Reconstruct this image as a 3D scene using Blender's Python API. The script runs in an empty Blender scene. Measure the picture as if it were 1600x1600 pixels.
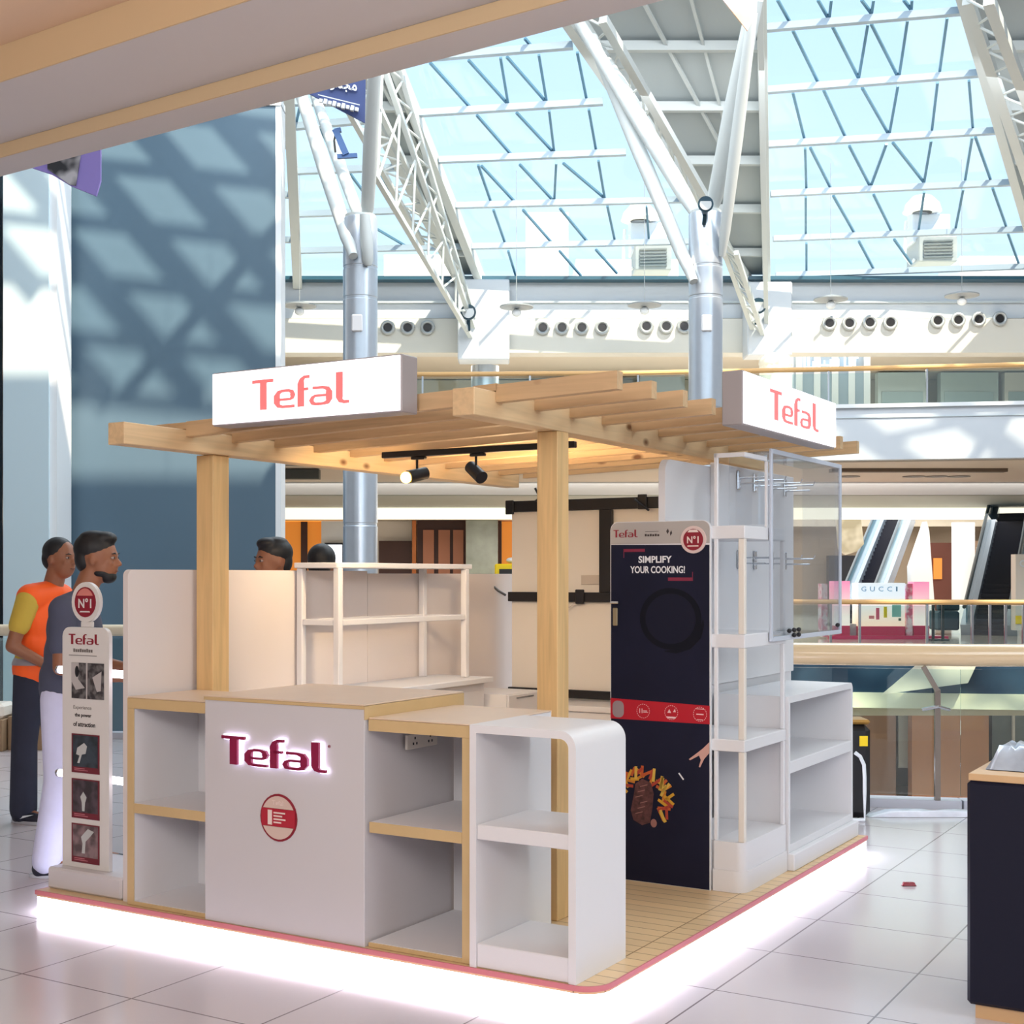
import bpy, bmesh, math, random
from mathutils import Vector, Matrix
random.seed(7)
SC = bpy.context.scene
COL = SC.collection
PI = math.pi

# ------------------------------------------------------------------ camera, sky, sun, exposure
cam_d = bpy.data.cameras.new('camera')
cam_d.lens = 2100 / 1600 * 36; cam_d.sensor_width = 36
cam_d.shift_y = 101 / 1600; cam_d.clip_end = 500
cam = bpy.data.objects.new('camera', cam_d); COL.objects.link(cam)
cam.location = (0, 0, 1.55); cam.rotation_euler = (PI / 2, 0, 0)
SC.camera = cam
SC.view_settings.view_transform = 'Standard'; SC.view_settings.look = 'None'
SC.view_settings.exposure = 0.1; SC.view_settings.gamma = 1.0
SC.view_settings.use_curve_mapping = False
try:
    SC.cycles.use_denoising = True
    SC.cycles.max_bounces = 9; SC.cycles.transparent_max_bounces = 24
    SC.cycles.diffuse_bounces = 4; SC.cycles.sample_clamp_indirect = 6
    SC.cycles.caustics_reflective = False; SC.cycles.caustics_refractive = False
except Exception:
    pass
W = bpy.data.worlds.new('sky'); SC.world = W; W.use_nodes = True
wn = W.node_tree
bg = wn.nodes['Background']
tc = wn.nodes.new('ShaderNodeTexCoord'); sp = wn.nodes.new('ShaderNodeSeparateXYZ')
cr = wn.nodes.new('ShaderNodeValToRGB')
cr.color_ramp.elements[0].position = 0.0; cr.color_ramp.elements[0].color = (0.80, 0.93, 1.0, 1)
cr.color_ramp.elements[1].position = 0.45; cr.color_ramp.elements[1].color = (0.55, 0.77, 1.0, 1)
wn.links.new(tc.outputs['Generated'], sp.inputs[0]); wn.links.new(sp.outputs[2], cr.inputs[0])
wn.links.new(cr.outputs[0], bg.inputs[0]); bg.inputs[1].default_value = 1.2

def lamp(name, kind, loc, energy, color=(1, 1, 1), size=1.0, size_y=None, aim=None, spread=None, angle=None, blend=None):
    d = bpy.data.lights.new(name, kind); d.energy = energy; d.color = color
    if kind == 'AREA':
        d.size = size
        if size_y: d.shape = 'RECTANGLE'; d.size_y = size_y
        if spread: d.spread = spread
    elif kind == 'SUN': d.angle = angle
    elif kind == 'SPOT':
        d.spot_size = angle; d.spot_blend = blend or 0.5; d.shadow_soft_size = size
    else: d.shadow_soft_size = size
    o = bpy.data.objects.new(name, d); COL.objects.link(o); o.location = loc
    if aim is not None:
        o.rotation_euler = (Vector(aim) - Vector(loc)).to_track_quat('-Z', 'Y').to_euler()
    return o
lamp('sun', 'SUN', (0, 0, 40), 11.0, (1.0, 0.82, 0.60), angle=math.radians(.8), aim=(-9.0, 14.0, 40 - 24))
# area fills added to brighten the atrium and the galleries, not seen fixtures
lamp('atrium_fill', 'AREA', (3, 18, 13.0), 2300, (0.90, 0.96, 1.0), 16, 8, aim=(3, 22, 0))
lamp('atrium_fill', 'AREA', (5, 27, 11.3), 280, (0.92, 0.97, 1.0), 16, 2, aim=(5, 36, 4))
lamp('gallery_fill', 'AREA', (-1.5, 0.5, 3.75), 195, (1.0, 0.96, 0.93), 5, 2.5, aim=(-1, 4, 0))  # unseen fill above and behind the viewer
lamp('gallery_fill', 'AREA', (4.5, 2.0, 3.75), 180, (0.80, 0.93, 1.0), 3, 3, aim=(2.5, 6, 0))
lamp('gallery_fill', 'AREA', (0, -2.5, 3.7), 255, (1.0, 0.98, 0.97), 6, 2, aim=(0, 2.5, 0.6))
lamp('atrium_fill', 'AREA', (9, 11, 10.5), 420, (0.80, 0.94, 1.0), 5, 5, aim=(2, 6.5, 0.6))  # cool fill added for the right side of the kiosk
lamp('far_gallery_fill', 'AREA', (14, 47, 4.6), 900, (1.0, 0.95, 0.9), 9, 8, aim=(14, 47, 0))  # fill added for the dark area behind the booth
lamp('upper_gallery_fill', 'AREA', (5, 41.5, 8.4), 1100, (1.0, 0.95, 0.88), 22, 5, aim=(5, 41, 0))  # fill added for the upper gallery
lamp('far_gallery_fill', 'AREA', (3, 38.5, 3.6), 900, (1.0, 0.92, 0.82), 24, 8, aim=(3, 38, 0))  # wide fill in place of the far gallery's ceiling lamps
lamp('far_gallery_fill', 'AREA', (5, 45, 3.3), 1000, (1.0, 0.93, 0.85), 24, 8, aim=(8, 45, 0))
lamp('lower_gallery_fill', 'AREA', (8, 35, -1.6), 1700, (1.0, 0.93, 0.82), 20, 4, aim=(8, 33, -5))  # fill added to brighten the lower level

# ------------------------------------------------------------------ frames
KO = Vector((0.3035, 4.7209, 0.0)); KR = math.radians(-30.964)       # front corner of the kiosk platform, its x axis to the right
uL = Vector((-0.85749, 0.51450)); uR = Vector((0.51450, 0.85749))
def KM(): return Matrix.Translation(KO) @ Matrix.Rotation(KR, 4, 'Z')
BASE = {}
def put(o, base, frame, rz=0.0):
    if frame == 'K':
        o.location = KM() @ Vector(base); o.rotation_euler = (0, 0, KR + rz)
    else:
        o.location = base; o.rotation_euler = (0, 0, rz)
    BASE[o.name] = Vector(base)
def meta(o, label=None, cat=None, group=None, kind=None):
    if label: o['label'] = label
    if cat: o['category'] = cat
    if group: o['group'] = group
    if kind: o['kind'] = kind
    return o
def thing(name, label, cat, base, frame='W', group=None, rz=0.0):
    o = bpy.data.objects.new(name, None); COL.objects.link(o); o.empty_display_size = 0.1
    put(o, base, frame, rz); return meta(o, label, cat, group)
def finish(me, smooth=35):
    me.validate()
    if smooth:
        for p in me.polygons: p.use_smooth = True
        bm = bmesh.new(); bm.from_mesh(me)
        lim = math.radians(smooth)
        for e in bm.edges:
            if len(e.link_faces) != 2 or e.calc_face_angle(0) > lim: e.smooth = False
        bm.to_mesh(me); bm.free()

class MB:
    def __init__(s): s.v = []; s.f = []
    def add(s, vs, fs):
        k = len(s.v); s.v += [tuple(v) for v in vs]; s.f += [tuple(i + k for i in f) for f in fs]; return s
    def box(s, x0, x1, y0, y1, z0, z1, b=0.0):
        if x0 > x1: x0, x1 = x1, x0
        if y0 > y1: y0, y1 = y1, y0
        if z0 > z1: z0, z1 = z1, z0
        b = min(b, (x1 - x0) * .45, (y1 - y0) * .45, (z1 - z0) * .45)
        if b <= 0:
            vs = [(x, y, z) for z in (z0, z1) for y in (y0, y1) for x in (x0, x1)]
            return s.add(vs, [(0, 2, 3, 1), (4, 5, 7, 6), (0, 1, 5, 4), (2, 6, 7, 3), (0, 4, 6, 2), (1, 3, 7, 5)])
        X = (x0, x1); Y = (y0, y1); Z = (z0, z1); vs = []; idx = {}
        for i in (0, 1):
            for j in (0, 1):
                for k in (0, 1):
                    sx, sy, sz = (b if i == 0 else -b), (b if j == 0 else -b), (b if k == 0 else -b)
                    idx[i, j, k, 0] = len(vs); vs.append((X[i], Y[j] + sy, Z[k] + sz))
                    idx[i, j, k, 1] = len(vs); vs.append((X[i] + sx, Y[j], Z[k] + sz))
                    idx[i, j, k, 2] = len(vs); vs.append((X[i] + sx, Y[j] + sy, Z[k]))
        fs = []
        for i in (0, 1): fs.append([idx[i, 0, 0, 0], idx[i, 1, 0, 0], idx[i, 1, 1, 0], idx[i, 0, 1, 0]][::(-1 if i == 0 else 1)])
        for j in (0, 1): fs.append([idx[0, j, 0, 1], idx[1, j, 0, 1], idx[1, j, 1, 1], idx[0, j, 1, 1]][::(1 if j == 0 else -1)])
        for k in (0, 1): fs.append([idx[0, 0, k, 2], idx[1, 0, k, 2], idx[1, 1, k, 2], idx[0, 1, k, 2]][::(-1 if k == 0 else 1)])
        for i in (0, 1):
            for j in (0, 1): fs.append([idx[i, j, 0, 0], idx[i, j, 1, 0], idx[i, j, 1, 1], idx[i, j, 0, 1]])
            for k in (0, 1): fs.append([idx[i, 0, k, 0], idx[i, 1, k, 0], idx[i, 1, k, 2], idx[i, 0, k, 2]])
        for j in (0, 1):
            for k in (0, 1): fs.append([idx[0, j, k, 1], idx[1, j, k, 1], idx[1, j, k, 2], idx[0, j, k, 2]])
        for i in (0, 1):
            for j in (0, 1):
                for k in (0, 1): fs.append([idx[i, j, k, 0], idx[i, j, k, 1], idx[i, j, k, 2]])
        return s.add(vs, fs)
    def kb(s, u0, u1, v0, v1, z0, z1, b=0.003): return s.box(-u0, -u1, v0, v1, z0, z1, b)
    def bar(s, p0, p1, w, h=None, up=(0, 0, 1)):
        h = h or w; p0 = Vector(p0); p1 = Vector(p1); d = (p1 - p0).normalized(); upv = Vector(up)
        if abs(d.dot(upv)) > .98: upv = Vector((0, 1, 0))
        a = d.cross(upv).normalized() * w / 2; c = a.cross(d).normalized() * h / 2
        vs = [p + sa * a + sc * c for p in (p0, p1) for sa, sc in ((-1, -1), (1, -1), (1, 1), (-1, 1))]
        return s.add(vs, [(0, 1, 2, 3), (7, 6, 5, 4), (0, 4, 5, 1), (1, 5, 6, 2), (2, 6, 7, 3), (3, 7, 4, 0)])
    def tube(s, pts, r, n=10, closed_ends=True):
        pts = [Vector(p) for p in pts]; R = r if isinstance(r, (list, tuple)) else [r] * len(pts)
        k = len(s.v); prev = None
        for i, p in enumerate(pts):
            d = (pts[min(i + 1, len(pts) - 1)] - pts[max(i - 1, 0)]).normalized()
            a = prev if prev else (Vector((0, 0, 1)) if abs(d.z) < .9 else Vector((1, 0, 0)))
            a = (a - d * a.dot(d)).normalized(); prev = a; b = d.cross(a)
            for j in range(n):
                t = 2 * PI * j / n; s.v.append(tuple(p + (a * math.cos(t) + b * math.sin(t)) * R[i]))
        for i in range(len(pts) - 1):
            for j in range(n):
                j2 = (j + 1) % n
                s.f.append((k + i * n + j, k + i * n + j2, k + (i + 1) * n + j2, k + (i + 1) * n + j))
        if closed_ends:
            s.f.append(tuple(k + j for j in range(n))[::-1]); s.f.append(tuple(k + (len(pts) - 1) * n + j for j in range(n)))
        return s
    def cyl(s, p0, p1, r0, r1=None, n=20): return s.tube([p0, p1], [r0, r0 if r1 is None else r1], n)
    def prism(s, poly, O, ax, ay, nv):
        O = Vector(O); ax = Vector(ax); ay = Vector(ay); nv = Vector(nv); n = len(poly)
        vs = [O + ax * a + ay * b for a, b in poly] + [O + ax * a + ay * b + nv for a, b in poly]
        fs = [tuple(range(n))[::-1], tuple(range(n, 2 * n))]
        fs += [(i, (i + 1) % n, n + (i + 1) % n, n + i) for i in range(n)]
        return s.add(vs, fs)
    def ell(s, c, r, nu=16, nv=10, rot=None):
        c = Vector(c); vs = []; 
        for i in range(nv + 1):
            ph = PI * i / nv
            for j in range(nu):
                t = 2 * PI * j / nu
                q = Vector((r[0] * math.sin(ph) * math.cos(t), r[1] * math.sin(ph) * math.sin(t), r[2] * math.cos(ph)))
                if rot: q = rot @ q
                vs.append(c + q)
        fs = [(i * nu + j, (i + 1) * nu + j, (i + 1) * nu + (j + 1) % nu, i * nu + (j + 1) % nu) for i in range(nv) for j in range(nu)]
        return s.add(vs, fs)
    def lathe(s, c, prof, n=24):
        c = Vector(c); m = len(prof)
        vs = [c + Vector((r * math.cos(2 * PI * j / n), r * math.sin(2 * PI * j / n), z)) for r, z in prof for j in range(n)]
        fs = [(i * n + j, i * n + (j + 1) % n, (i + 1) * n + (j + 1) % n, (i + 1) * n + j) for i in range(m - 1) for j in range(n)]
        return s.add(vs, fs)
    def mesh(s, name, base=(0, 0, 0), smooth=35):
        b = Vector(base); me = bpy.data.meshes.new(name)
        me.from_pydata([tuple(Vector(v) - b) for v in s.v], [], s.f)
        bm = bmesh.new(); bm.from_mesh(me); bmesh.ops.remove_doubles(bm, verts=bm.verts, dist=1e-6)
        bmesh.ops.recalc_face_normals(bm, faces=bm.faces); bm.to_mesh(me); bm.free()
        finish(me, smooth); return me

def part(parent, name, mb, mat, label=None, smooth=35, kind=None):
    base = BASE[parent.name]; me = mb.mesh(name, base, smooth)
    o = bpy.data.objects.new(name, me); COL.objects.link(o); o.parent = parent
    BASE[o.name] = base
    me.materials.append(mat)
    return meta(o, label, kind=kind)
def single(name, label, cat, mb, mat, base, frame='W', group=None, smooth=35, kind=None):
    me = mb.mesh(name, base, smooth); o = bpy.data.objects.new(name, me); COL.objects.link(o)
    put(o, base, frame); me.materials.append(mat)
    return meta(o, label, cat, group, kind)
def struct(name, mb, mat, frame='W', base=(0, 0, 0), smooth=35):
    return single(name, None, None, mb, mat, base, frame, kind='structure', smooth=smooth)
def dup(root, loc, label=None, rz=None, frame='W'):
    r = root.copy(); COL.objects.link(r); r.location = loc if frame == 'W' else KM() @ Vector(loc)
    if label: r['label'] = label
    if rz is not None: r.rotation_euler = (0, 0, rz)
    for ch in list(root.children):
        c = ch.copy(); COL.objects.link(c); c.parent = r
        for g in ch.children:
            d = g.copy(); COL.objects.link(d); d.parent = c
    return r

# ------------------------------------------------------------------ materials
def lin(c): return tuple(((x / 255) / 12.92 if x / 255 <= .04045 else ((x / 255 + .055) / 1.055) ** 2.4) for x in c)
MC = {}
def mat(name, rgb, rough=.5, metal=0., spec=.5, noise=0., nscale=8., emit=None, es=0., coat=0., bump=0., stretch=None):
    if name in MC: return MC[name]
    m = bpy.data.materials.new(name); m.use_nodes = True; nt = m.node_tree; b = nt.nodes['Principled BSDF']
    c = lin(rgb); b.inputs['Base Color'].default_value = (*c, 1)
    b.inputs['Roughness'].default_value = rough; b.inputs['Metallic'].default_value = metal
    b.inputs['Specular IOR Level'].default_value = spec; b.inputs['Coat Weight'].default_value = coat
    if emit: b.inputs['Emission Color'].default_value = (*lin(emit), 1); b.inputs['Emission Strength'].default_value = es
    t = nt.nodes.new('ShaderNodeTexCoord'); n = nt.nodes.new('ShaderNodeTexNoise'); n.inputs['Scale'].default_value = nscale
    n.inputs['Detail'].default_value = 4
    if stretch:
        mp = nt.nodes.new('ShaderNodeMapping'); mp.inputs['Scale'].default_value = stretch
        nt.links.new(t.outputs['Object'], mp.inputs[0]); nt.links.new(mp.outputs[0], n.inputs['Vector'])
    else: nt.links.new(t.outputs['Object'], n.inputs['Vector'])
    if noise:
        mr = nt.nodes.new('ShaderNodeMapRange'); mr.inputs['From Min'].default_value = .3; mr.inputs['From Max'].default_value = .7
        mr.inputs['To Min'].default_value = 1 - noise; mr.inputs['To Max'].default_value = 1 + noise
        mx = nt.nodes.new('ShaderNodeVectorMath'); mx.operation = 'SCALE'; mx.inputs[0].default_value = c
        nt.links.new(n.outputs[0], mr.inputs[0]); nt.links.new(mr.outputs[0], mx.inputs['Scale']); nt.links.new(mx.outputs[0], b.inputs['Base Color'])
    if bump:
        bp = nt.nodes.new('ShaderNodeBump'); bp.inputs['Strength'].default_value = bump; bp.inputs['Distance'].default_value = .01
        nt.links.new(n.outputs[0], bp.inputs['Height']); nt.links.new(bp.outputs[0], b.inputs['Normal'])
    MC[name] = m; return m
def glow(name, rgb, s):
    return mat(name, rgb, emit=rgb, es=s)
def glass(name, tint=(.95, .98, 1.), refl=.08, rough=.02):
    m = bpy.data.materials.new(name); m.use_nodes = True; nt = m.node_tree; nt.nodes.remove(nt.nodes['Principled BSDF'])
    o = nt.nodes['Material Output']; tr = nt.nodes.new('ShaderNodeBsdfTransparent'); gl = nt.nodes.new('ShaderNodeBsdfGlossy')
    mx = nt.nodes.new('ShaderNodeMixShader'); lw = nt.nodes.new('ShaderNodeLayerWeight'); lw.inputs[0].default_value = .25
    mr = nt.nodes.new('ShaderNodeMapRange'); mr.inputs['To Min'].default_value = refl * .5; mr.inputs['To Max'].default_value = min(1, refl * 5)
    tr.inputs[0].default_value = (*tint, 1); gl.inputs['Roughness'].default_value = rough
    nt.links.new(lw.outputs['Facing'], mr.inputs[0]); nt.links.new(mr.outputs[0], mx.inputs[0])
    nt.links.new(tr.outputs[0], mx.inputs[1]); nt.links.new(gl.outputs[0], mx.inputs[2]); nt.links.new(mx.outputs[0], o.inputs[0])
    return m
def wood(name, rgb, axis, dark=.72, knots=True):
    m = bpy.data.materials.new(name); m.use_nodes = True; nt = m.node_tree; b = nt.nodes['Principled BSDF']; b.inputs['Roughness'].default_value = .55
    t = nt.nodes.new('ShaderNodeTexCoord'); mp = nt.nodes.new('ShaderNodeMapping')
    sc = [14., 14., 14.]; sc['xyz'.index(axis)] = .9; mp.inputs['Scale'].default_value = sc
    n = nt.nodes.new('ShaderNodeTexNoise'); n.inputs['Scale'].default_value = 2.2; n.inputs['Detail'].default_value = 6; n.inputs['Distortion'].default_value = .8
    r = nt.nodes.new('ShaderNodeValToRGB'); c = lin(rgb)
    r.color_ramp.elements[0].position = .32; r.color_ramp.elements[0].color = (*[x * dark for x in c], 1)
    r.color_ramp.elements[1].position = .62; r.color_ramp.elements[1].color = (*c, 1)
    nt.links.new(t.outputs['Object'], mp.inputs[0]); nt.links.new(mp.outputs[0], n.inputs[0]); nt.links.new(n.outputs[0], r.inputs[0])
    col = r.outputs[0]
    if knots:
        mk = nt.nodes.new('ShaderNodeMapping'); ks = [5., 5., 5.]; ks['xyz'.index(axis)] = 2.8; mk.inputs['Scale'].default_value = ks
        vo = nt.nodes.new('ShaderNodeTexVoronoi'); vo.inputs['Scale'].default_value = 1.0
        kr = nt.nodes.new('ShaderNodeValToRGB'); kr.color_ramp.elements[0].position = .05; kr.color_ramp.elements[0].color = (.25, .14, .07, 1)
        kr.color_ramp.elements[1].position = .12; kr.color_ramp.elements[1].color = (1, 1, 1, 1)
        mu = nt.nodes.new('ShaderNodeMix'); mu.data_type = 'RGBA'; mu.blend_type = 'MULTIPLY'; mu.inputs[0].default_value = 1
        nt.links.new(t.outputs['Object'], mk.inputs[0]); nt.links.new(mk.outputs[0], vo.inputs[0]); nt.links.new(vo.outputs['Distance'], kr.inputs[0])
        nt.links.new(col, mu.inputs[6]); nt.links.new(kr.outputs[0], mu.inputs[7]); col = mu.outputs[2]
    nt.links.new(col, b.inputs['Base Color'])
    return m
def tiles(name, rgb, grout, w, h, off, mortar=.004, rough=.12, noise=.03):
    m = bpy.data.materials.new(name); m.use_nodes = True; nt = m.node_tree; b = nt.nodes['Principled BSDF']
    t = nt.nodes.new('ShaderNodeTexCoord'); mp = nt.nodes.new('ShaderNodeMapping'); mp.inputs['Location'].default_value = off
    br = nt.nodes.new('ShaderNodeTexBrick'); br.offset = 0; br.inputs['Scale'].default_value = 1; br.inputs['Brick Width'].default_value = w
    br.inputs['Row Height'].default_value = h; br.inputs['Mortar Size'].default_value = mortar; br.inputs['Mortar Smooth'].default_value = .1
    c = lin(rgb); br.inputs['Color1'].default_value = (*[x * (1 - noise) for x in c], 1); br.inputs['Color2'].default_value = (*[x * (1 + noise) for x in c], 1)
    br.inputs['Mortar'].default_value = (*lin(grout), 1)
    nt.links.new(t.outputs['Object'], mp.inputs[0]); nt.links.new(mp.outputs[0], br.inputs[0]); nt.links.new(br.outputs[0], b.inputs['Base Color'])
    b.inputs['Roughness'].default_value = rough; b.inputs['Specular IOR Level'].default_value = .6
    return m
M_white = mat('white_laminate', (226, 224, 226), .38)
M_whitec = mat('cream_laminate', (230, 222, 212), .4)
M_tan = mat('tan_edge_band', (205, 176, 128), .5, noise=.04, nscale=6)
M_top = mat('beige_worktop', (224, 200, 176), .35, noise=.02)
M_pinex = wood('pine_lengthwise_x', (208, 174, 132), 'x', .82); M_piney = wood('pine_lengthwise_y', (222, 190, 146), 'y', .84); M_pinez = wood('pine_upright', (224, 186, 130), 'z', .82)
M_red = mat('dark_red_print', (140, 26, 44), .4)
M_bright_red = mat('red_print', (196, 18, 40), .4)
M_black = mat('black_metal', (22, 20, 24), .4)
M_chrome = mat('chrome', (205, 208, 214), .18, 1.0)
M_steel = mat('brushed_steel', (206, 216, 228), .3, .75, noise=.02)
M_wall = mat('white_paint', (232, 236, 240), .6)
M_cream = mat('cream_paint', (226, 218, 200), .6)
M_truss = mat('white_enamel', (200, 206, 206), .4)
M_led = glow('led_white', (246, 240, 255), 9.0)
M_skin = mat('skin', (142, 92, 66), .5, noise=.04); M_hair = mat('black_hair', (14, 13, 18), .55, noise=.2, nscale=60)

def rrect(x0, x1, y0, y1, r, corners='abcd', n=6):
    P = []
    for tag_, cx, cy, a0 in (('a', x0 + r, y0 + r, PI), ('b', x1 - r, y0 + r, 1.5 * PI), ('c', x1 - r, y1 - r, 0), ('d', x0 + r, y1 - r, .5 * PI)):
        if tag_ in corners and r > 0:
            P += [(cx + r * math.cos(a0 + .5 * PI * i / n), cy + r * math.sin(a0 + .5 * PI * i / n)) for i in range(n + 1)]
        else: P.append((x0 if tag_ in 'ad' else x1, y0 if tag_ in 'ab' else y1))
    return P
def disc(cx, cy, rx, ry=None, n=28):
    ry = ry or rx; return [(cx + rx * math.cos(2 * PI * i / n), cy + ry * math.sin(2 * PI * i / n)) for i in range(n)]
def stroke(path):
    L, R = [], []
    for i, (x, y, w) in enumerate(path):
        a = path[max(i - 1, 0)]; b = path[min(i + 1, len(path) - 1)]
        dx, dy = b[0] - a[0], b[1] - a[1]; d = math.hypot(dx, dy) or 1; nx, ny = -dy / d * w / 2, dx / d * w / 2
        L.append((x + nx, y + ny)); R.append((x - nx, y - ny))
    return L + R[::-1]
LOGO = [[(0, .94, .11), (.70, .94, .11)], [(.37, .9, .22), (.37, 0, .22)],
        [(1.40, .045, .09), (1.0, .045, .09), (.88, .08, .13), (.82, .19, .2), (.82, .40, .2), (.88, .52, .13), (1.0, .565, .09), (1.2, .565, .09), (1.31, .52, .13), (1.34, .41, .17), (1.32, .32, .12), (1.25, .28, .08), (.85, .28, .08)],
        [(1.60, 0, .21), (1.60, .74, .21), (1.63, .87, .15), (1.72, .95, .1), (1.88, .95, .1)], [(1.6, .56, .09), (1.84, .56, .09)],
        [(1.98, .565, .09), (2.3, .565, .09), (2.45, .52, .14), (2.5, .4, .2), (2.5, .19, .2), (2.45, .08, .14), (2.32, .045, .09), (2.08, .045, .09), (1.98, .08, .13), (1.94, .17, .15), (1.98, .26, .11), (2.06, .31, .08), (2.42, .31, .08)],
        [(2.82, 1.0, .21), (2.82, .2, .21), (2.86, .09, .15), (2.96, .045, .1), (3.12, .045, .1)]]
def logo(mb, O, ax, ay, w, h, nv, grow=0.0):
    """the five letters, origin at their lower left"""
    for st in LOGO:
        mb.prism([(a / 3.12 * w, b * h) for a, b in stroke([(x, y, t + grow) for x, y, t in st])], O, ax, ay, nv)
    return mb
FONT_AR = None
def text(mb, body, O, ax, ay, w, h, nv, bold=0.0, font=None):
    cu = bpy.data.curves.new('t', 'FONT'); cu.body = body; cu.resolution_u = 3; cu.offset = bold
    ob = bpy.data.objects.new('t', cu); COL.objects.link(ob)
    dg = bpy.context.evaluated_depsgraph_get(); me = bpy.data.meshes.new_from_object(ob.evaluated_get(dg))
    O = Vector(O); ax = Vector(ax); ay = Vector(ay); nv = Vector(nv)
    xs = [v.co.x for v in me.vertices]; ys = [v.co.y for v in me.vertices]
    if xs:
        x0, x1, y0, y1 = min(xs), max(xs), min(ys), max(ys); n = len(me.vertices)
        q = [O + ax * ((v.co.x - x0) / (x1 - x0) * w) + ay * ((v.co.y - y0) / (y1 - y0 + 1e-9) * h) for v in me.vertices]
        fs = [tuple(p.vertices) for p in me.polygons]
        ec = {}
        for f in fs:
            for a, b in zip(f, f[1:] + f[:1]): ec[(a, b)] = 1
        side = [(a, b, b + n, a + n) for (a, b) in ec if (b, a) not in ec]
        mb.add(q + [p + nv for p in q], [f[::-1] for f in fs] + [tuple(i + n for i in f) for f in fs] + side)
    bpy.data.objects.remove(ob); bpy.data.curves.remove(cu); bpy.data.meshes.remove(me)
    return mb
# ================================================================== THE KIOSK (frame K: x = -u along the front, y = v along the right side)
XF = (1, 0, 0); YF = (0, 1, 0); ZF = (0, 0, 1)
def K(u, v, z): return (-u, v, z)
def front(mb, u_left, v, z0, poly, th=.003): return mb.prism(poly, K(u_left, v, z0), XF, ZF, (0, -th, 0))   # poly (right, up) on a face looking at -v
def right(mb, u, v0, z0, poly, th=.003): return mb.prism(poly, K(u, v0, z0), YF, ZF, (th, 0, 0))
M_deck = tiles('deck_planks', (222, 190, 146), (150, 118, 82), 1.9, .085, (.1, .02, 0), .003, .35, .05)
M_strip = glow('platform_led', (236, 238, 255), 13.0)
M_pinkedge = mat('pink_edge_trim', (206, 120, 128), .5)
PZ = .10
t = thing('kiosk_platform', 'low raised wooden kiosk platform edged by a glowing white strip of light', 'platform', K(0, 0, 0), 'K')
pf = rrect(-2.92, 0, 0, 3.27, .10, 'b', 8)
part(t, 'deck', MB().prism(pf, (0, 0, .07), XF, YF, (0, 0, .0295)), M_deck, 'light wood deck planks')
ins = rrect(-2.88, -.04, .04, 3.2, .08, 'b', 8)
part(t, 'base', MB().prism(ins, (0, 0, 0), XF, YF, (0, 0, .0695)), M_black, 'dark recessed base')
def ring(out, inn, z0, z1):
    mb = MB(); n = len(out); vs = [(a, b, z) for P in (out, inn) for z in (z0, z1) for a, b in P]
    fs = []
    for i in range(n):
        j = (i + 1) % n
        fs += [(i, j, n + j, n + i), (2 * n + i, 3 * n + i, 3 * n + j, 2 * n + j), (n + i, n + j, 3 * n + j, 3 * n + i), (i, 2 * n + i, 2 * n + j, j)]
    return mb.add(vs, fs)
part(t, 'edge_trim', ring(rrect(-2.926, .006, -.006, 3.276, .106, 'b', 8), rrect(-2.919, -.001, .001, 3.269, .099, 'b', 8), .080, .0995), M_pinkedge, 'thin pink edge trim')
part(t, 'led_strip', ring(rrect(-2.918, -.002, .002, 3.268, .098, 'b', 8), rrect(-2.881, -.039, .039, 3.201, .081, 'b', 8), .004, .0695), M_strip, 'glowing white strip light')

def tan_frame(t, u0, u1, v0, v1, ztop, side, shelf):
    """open-fronted low cabinet, u0<u1"""
    part(t, 'worktop', MB().kb(u0, u1, v0, v1, ztop - .006, ztop), M_top, 'beige worktop')
    b = MB(); b.kb(u0 + .004, u1 - .004, v0 + .006, v1, ztop - .05, ztop - .0065, 0)
    b.kb(u0 + .004, u1 - .004, v1 - .02, v1 - .001, PZ, ztop - .0505, 0); b.kb(u0 + .004, u1 - .004, v0 + .006, v1 - .0205, PZ + .001, PZ + .02, 0)
    su0, su1 = (u0, u0 + .04) if side == 'r' else (u1 - .04, u1)
    b.kb(su0, su1, v0 + .006, v1 - .0205, PZ + .0205, ztop - .0505, 0)
    part(t, 'body', b, M_white)
    e = MB(); e.kb(u0, u1, v0, v0 + .0055, ztop - .052, ztop - .0065, .001); e.kb(su0, su1, v0, v0 + .0055, PZ + .001, ztop - .0525, .001)
    e.kb(u0 if side == 'l' else su1, u1 if side == 'r' else su0, v0, v0 + .0055, PZ + .001, PZ + .018, .001)
    part(t, 'edge_band', e, M_tan, 'bare tan front edges')
    a0, a1 = (su1 + .001, u1 - .004) if side == 'r' else (u0 + .004, su0 - .001)
    s = part(t, 'shelf', MB().kb(a0, a1, v0 + .006, v1 - .021, shelf - .04, shelf), M_white)
    part(s, 'edge_band', MB().kb(a0, a1, v0, v0 + .0055, shelf - .042, shelf, .001), M_tan, 'bare tan front edge')
t = thing('shelf_cabinet', 'low open cabinet with tan edges on the left of the lettered white counter', 'cabinet', K(2.11, .02, PZ), 'K')
tan_frame(t, 1.875, 2.352, .02, .44, 1.02, 'l', .55)
t = thing('shelf_cabinet', 'low open cabinet with tan edges right of the lettered white counter', 'cabinet', K(.79, .02, PZ), 'K')
tan_frame(t, .545, 1.022, .02, .64, .998, 'r', .59)
t = thing('wall_socket', 'white double power socket inside the tan-edged cabinet right of the counter', 'socket', K(1.0, .36, .9), 'K')
part(t, 'plate', MB().kb(1.003, 1.0165, .255, .475, .845, .905, .003), M_whitec)
for a in (.31, .42):
    h = MB()
    for dy, dz in ((0, .014), (-.012, -.008), (.012, -.008)): h.kb(1.0015, 1.0028, a + dy - .004, a + dy + .004, .875 + dz - .005, .875 + dz + .005, 0)
    part(t, 'pin_holes', h, M_black, 'dark pin holes')

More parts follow.
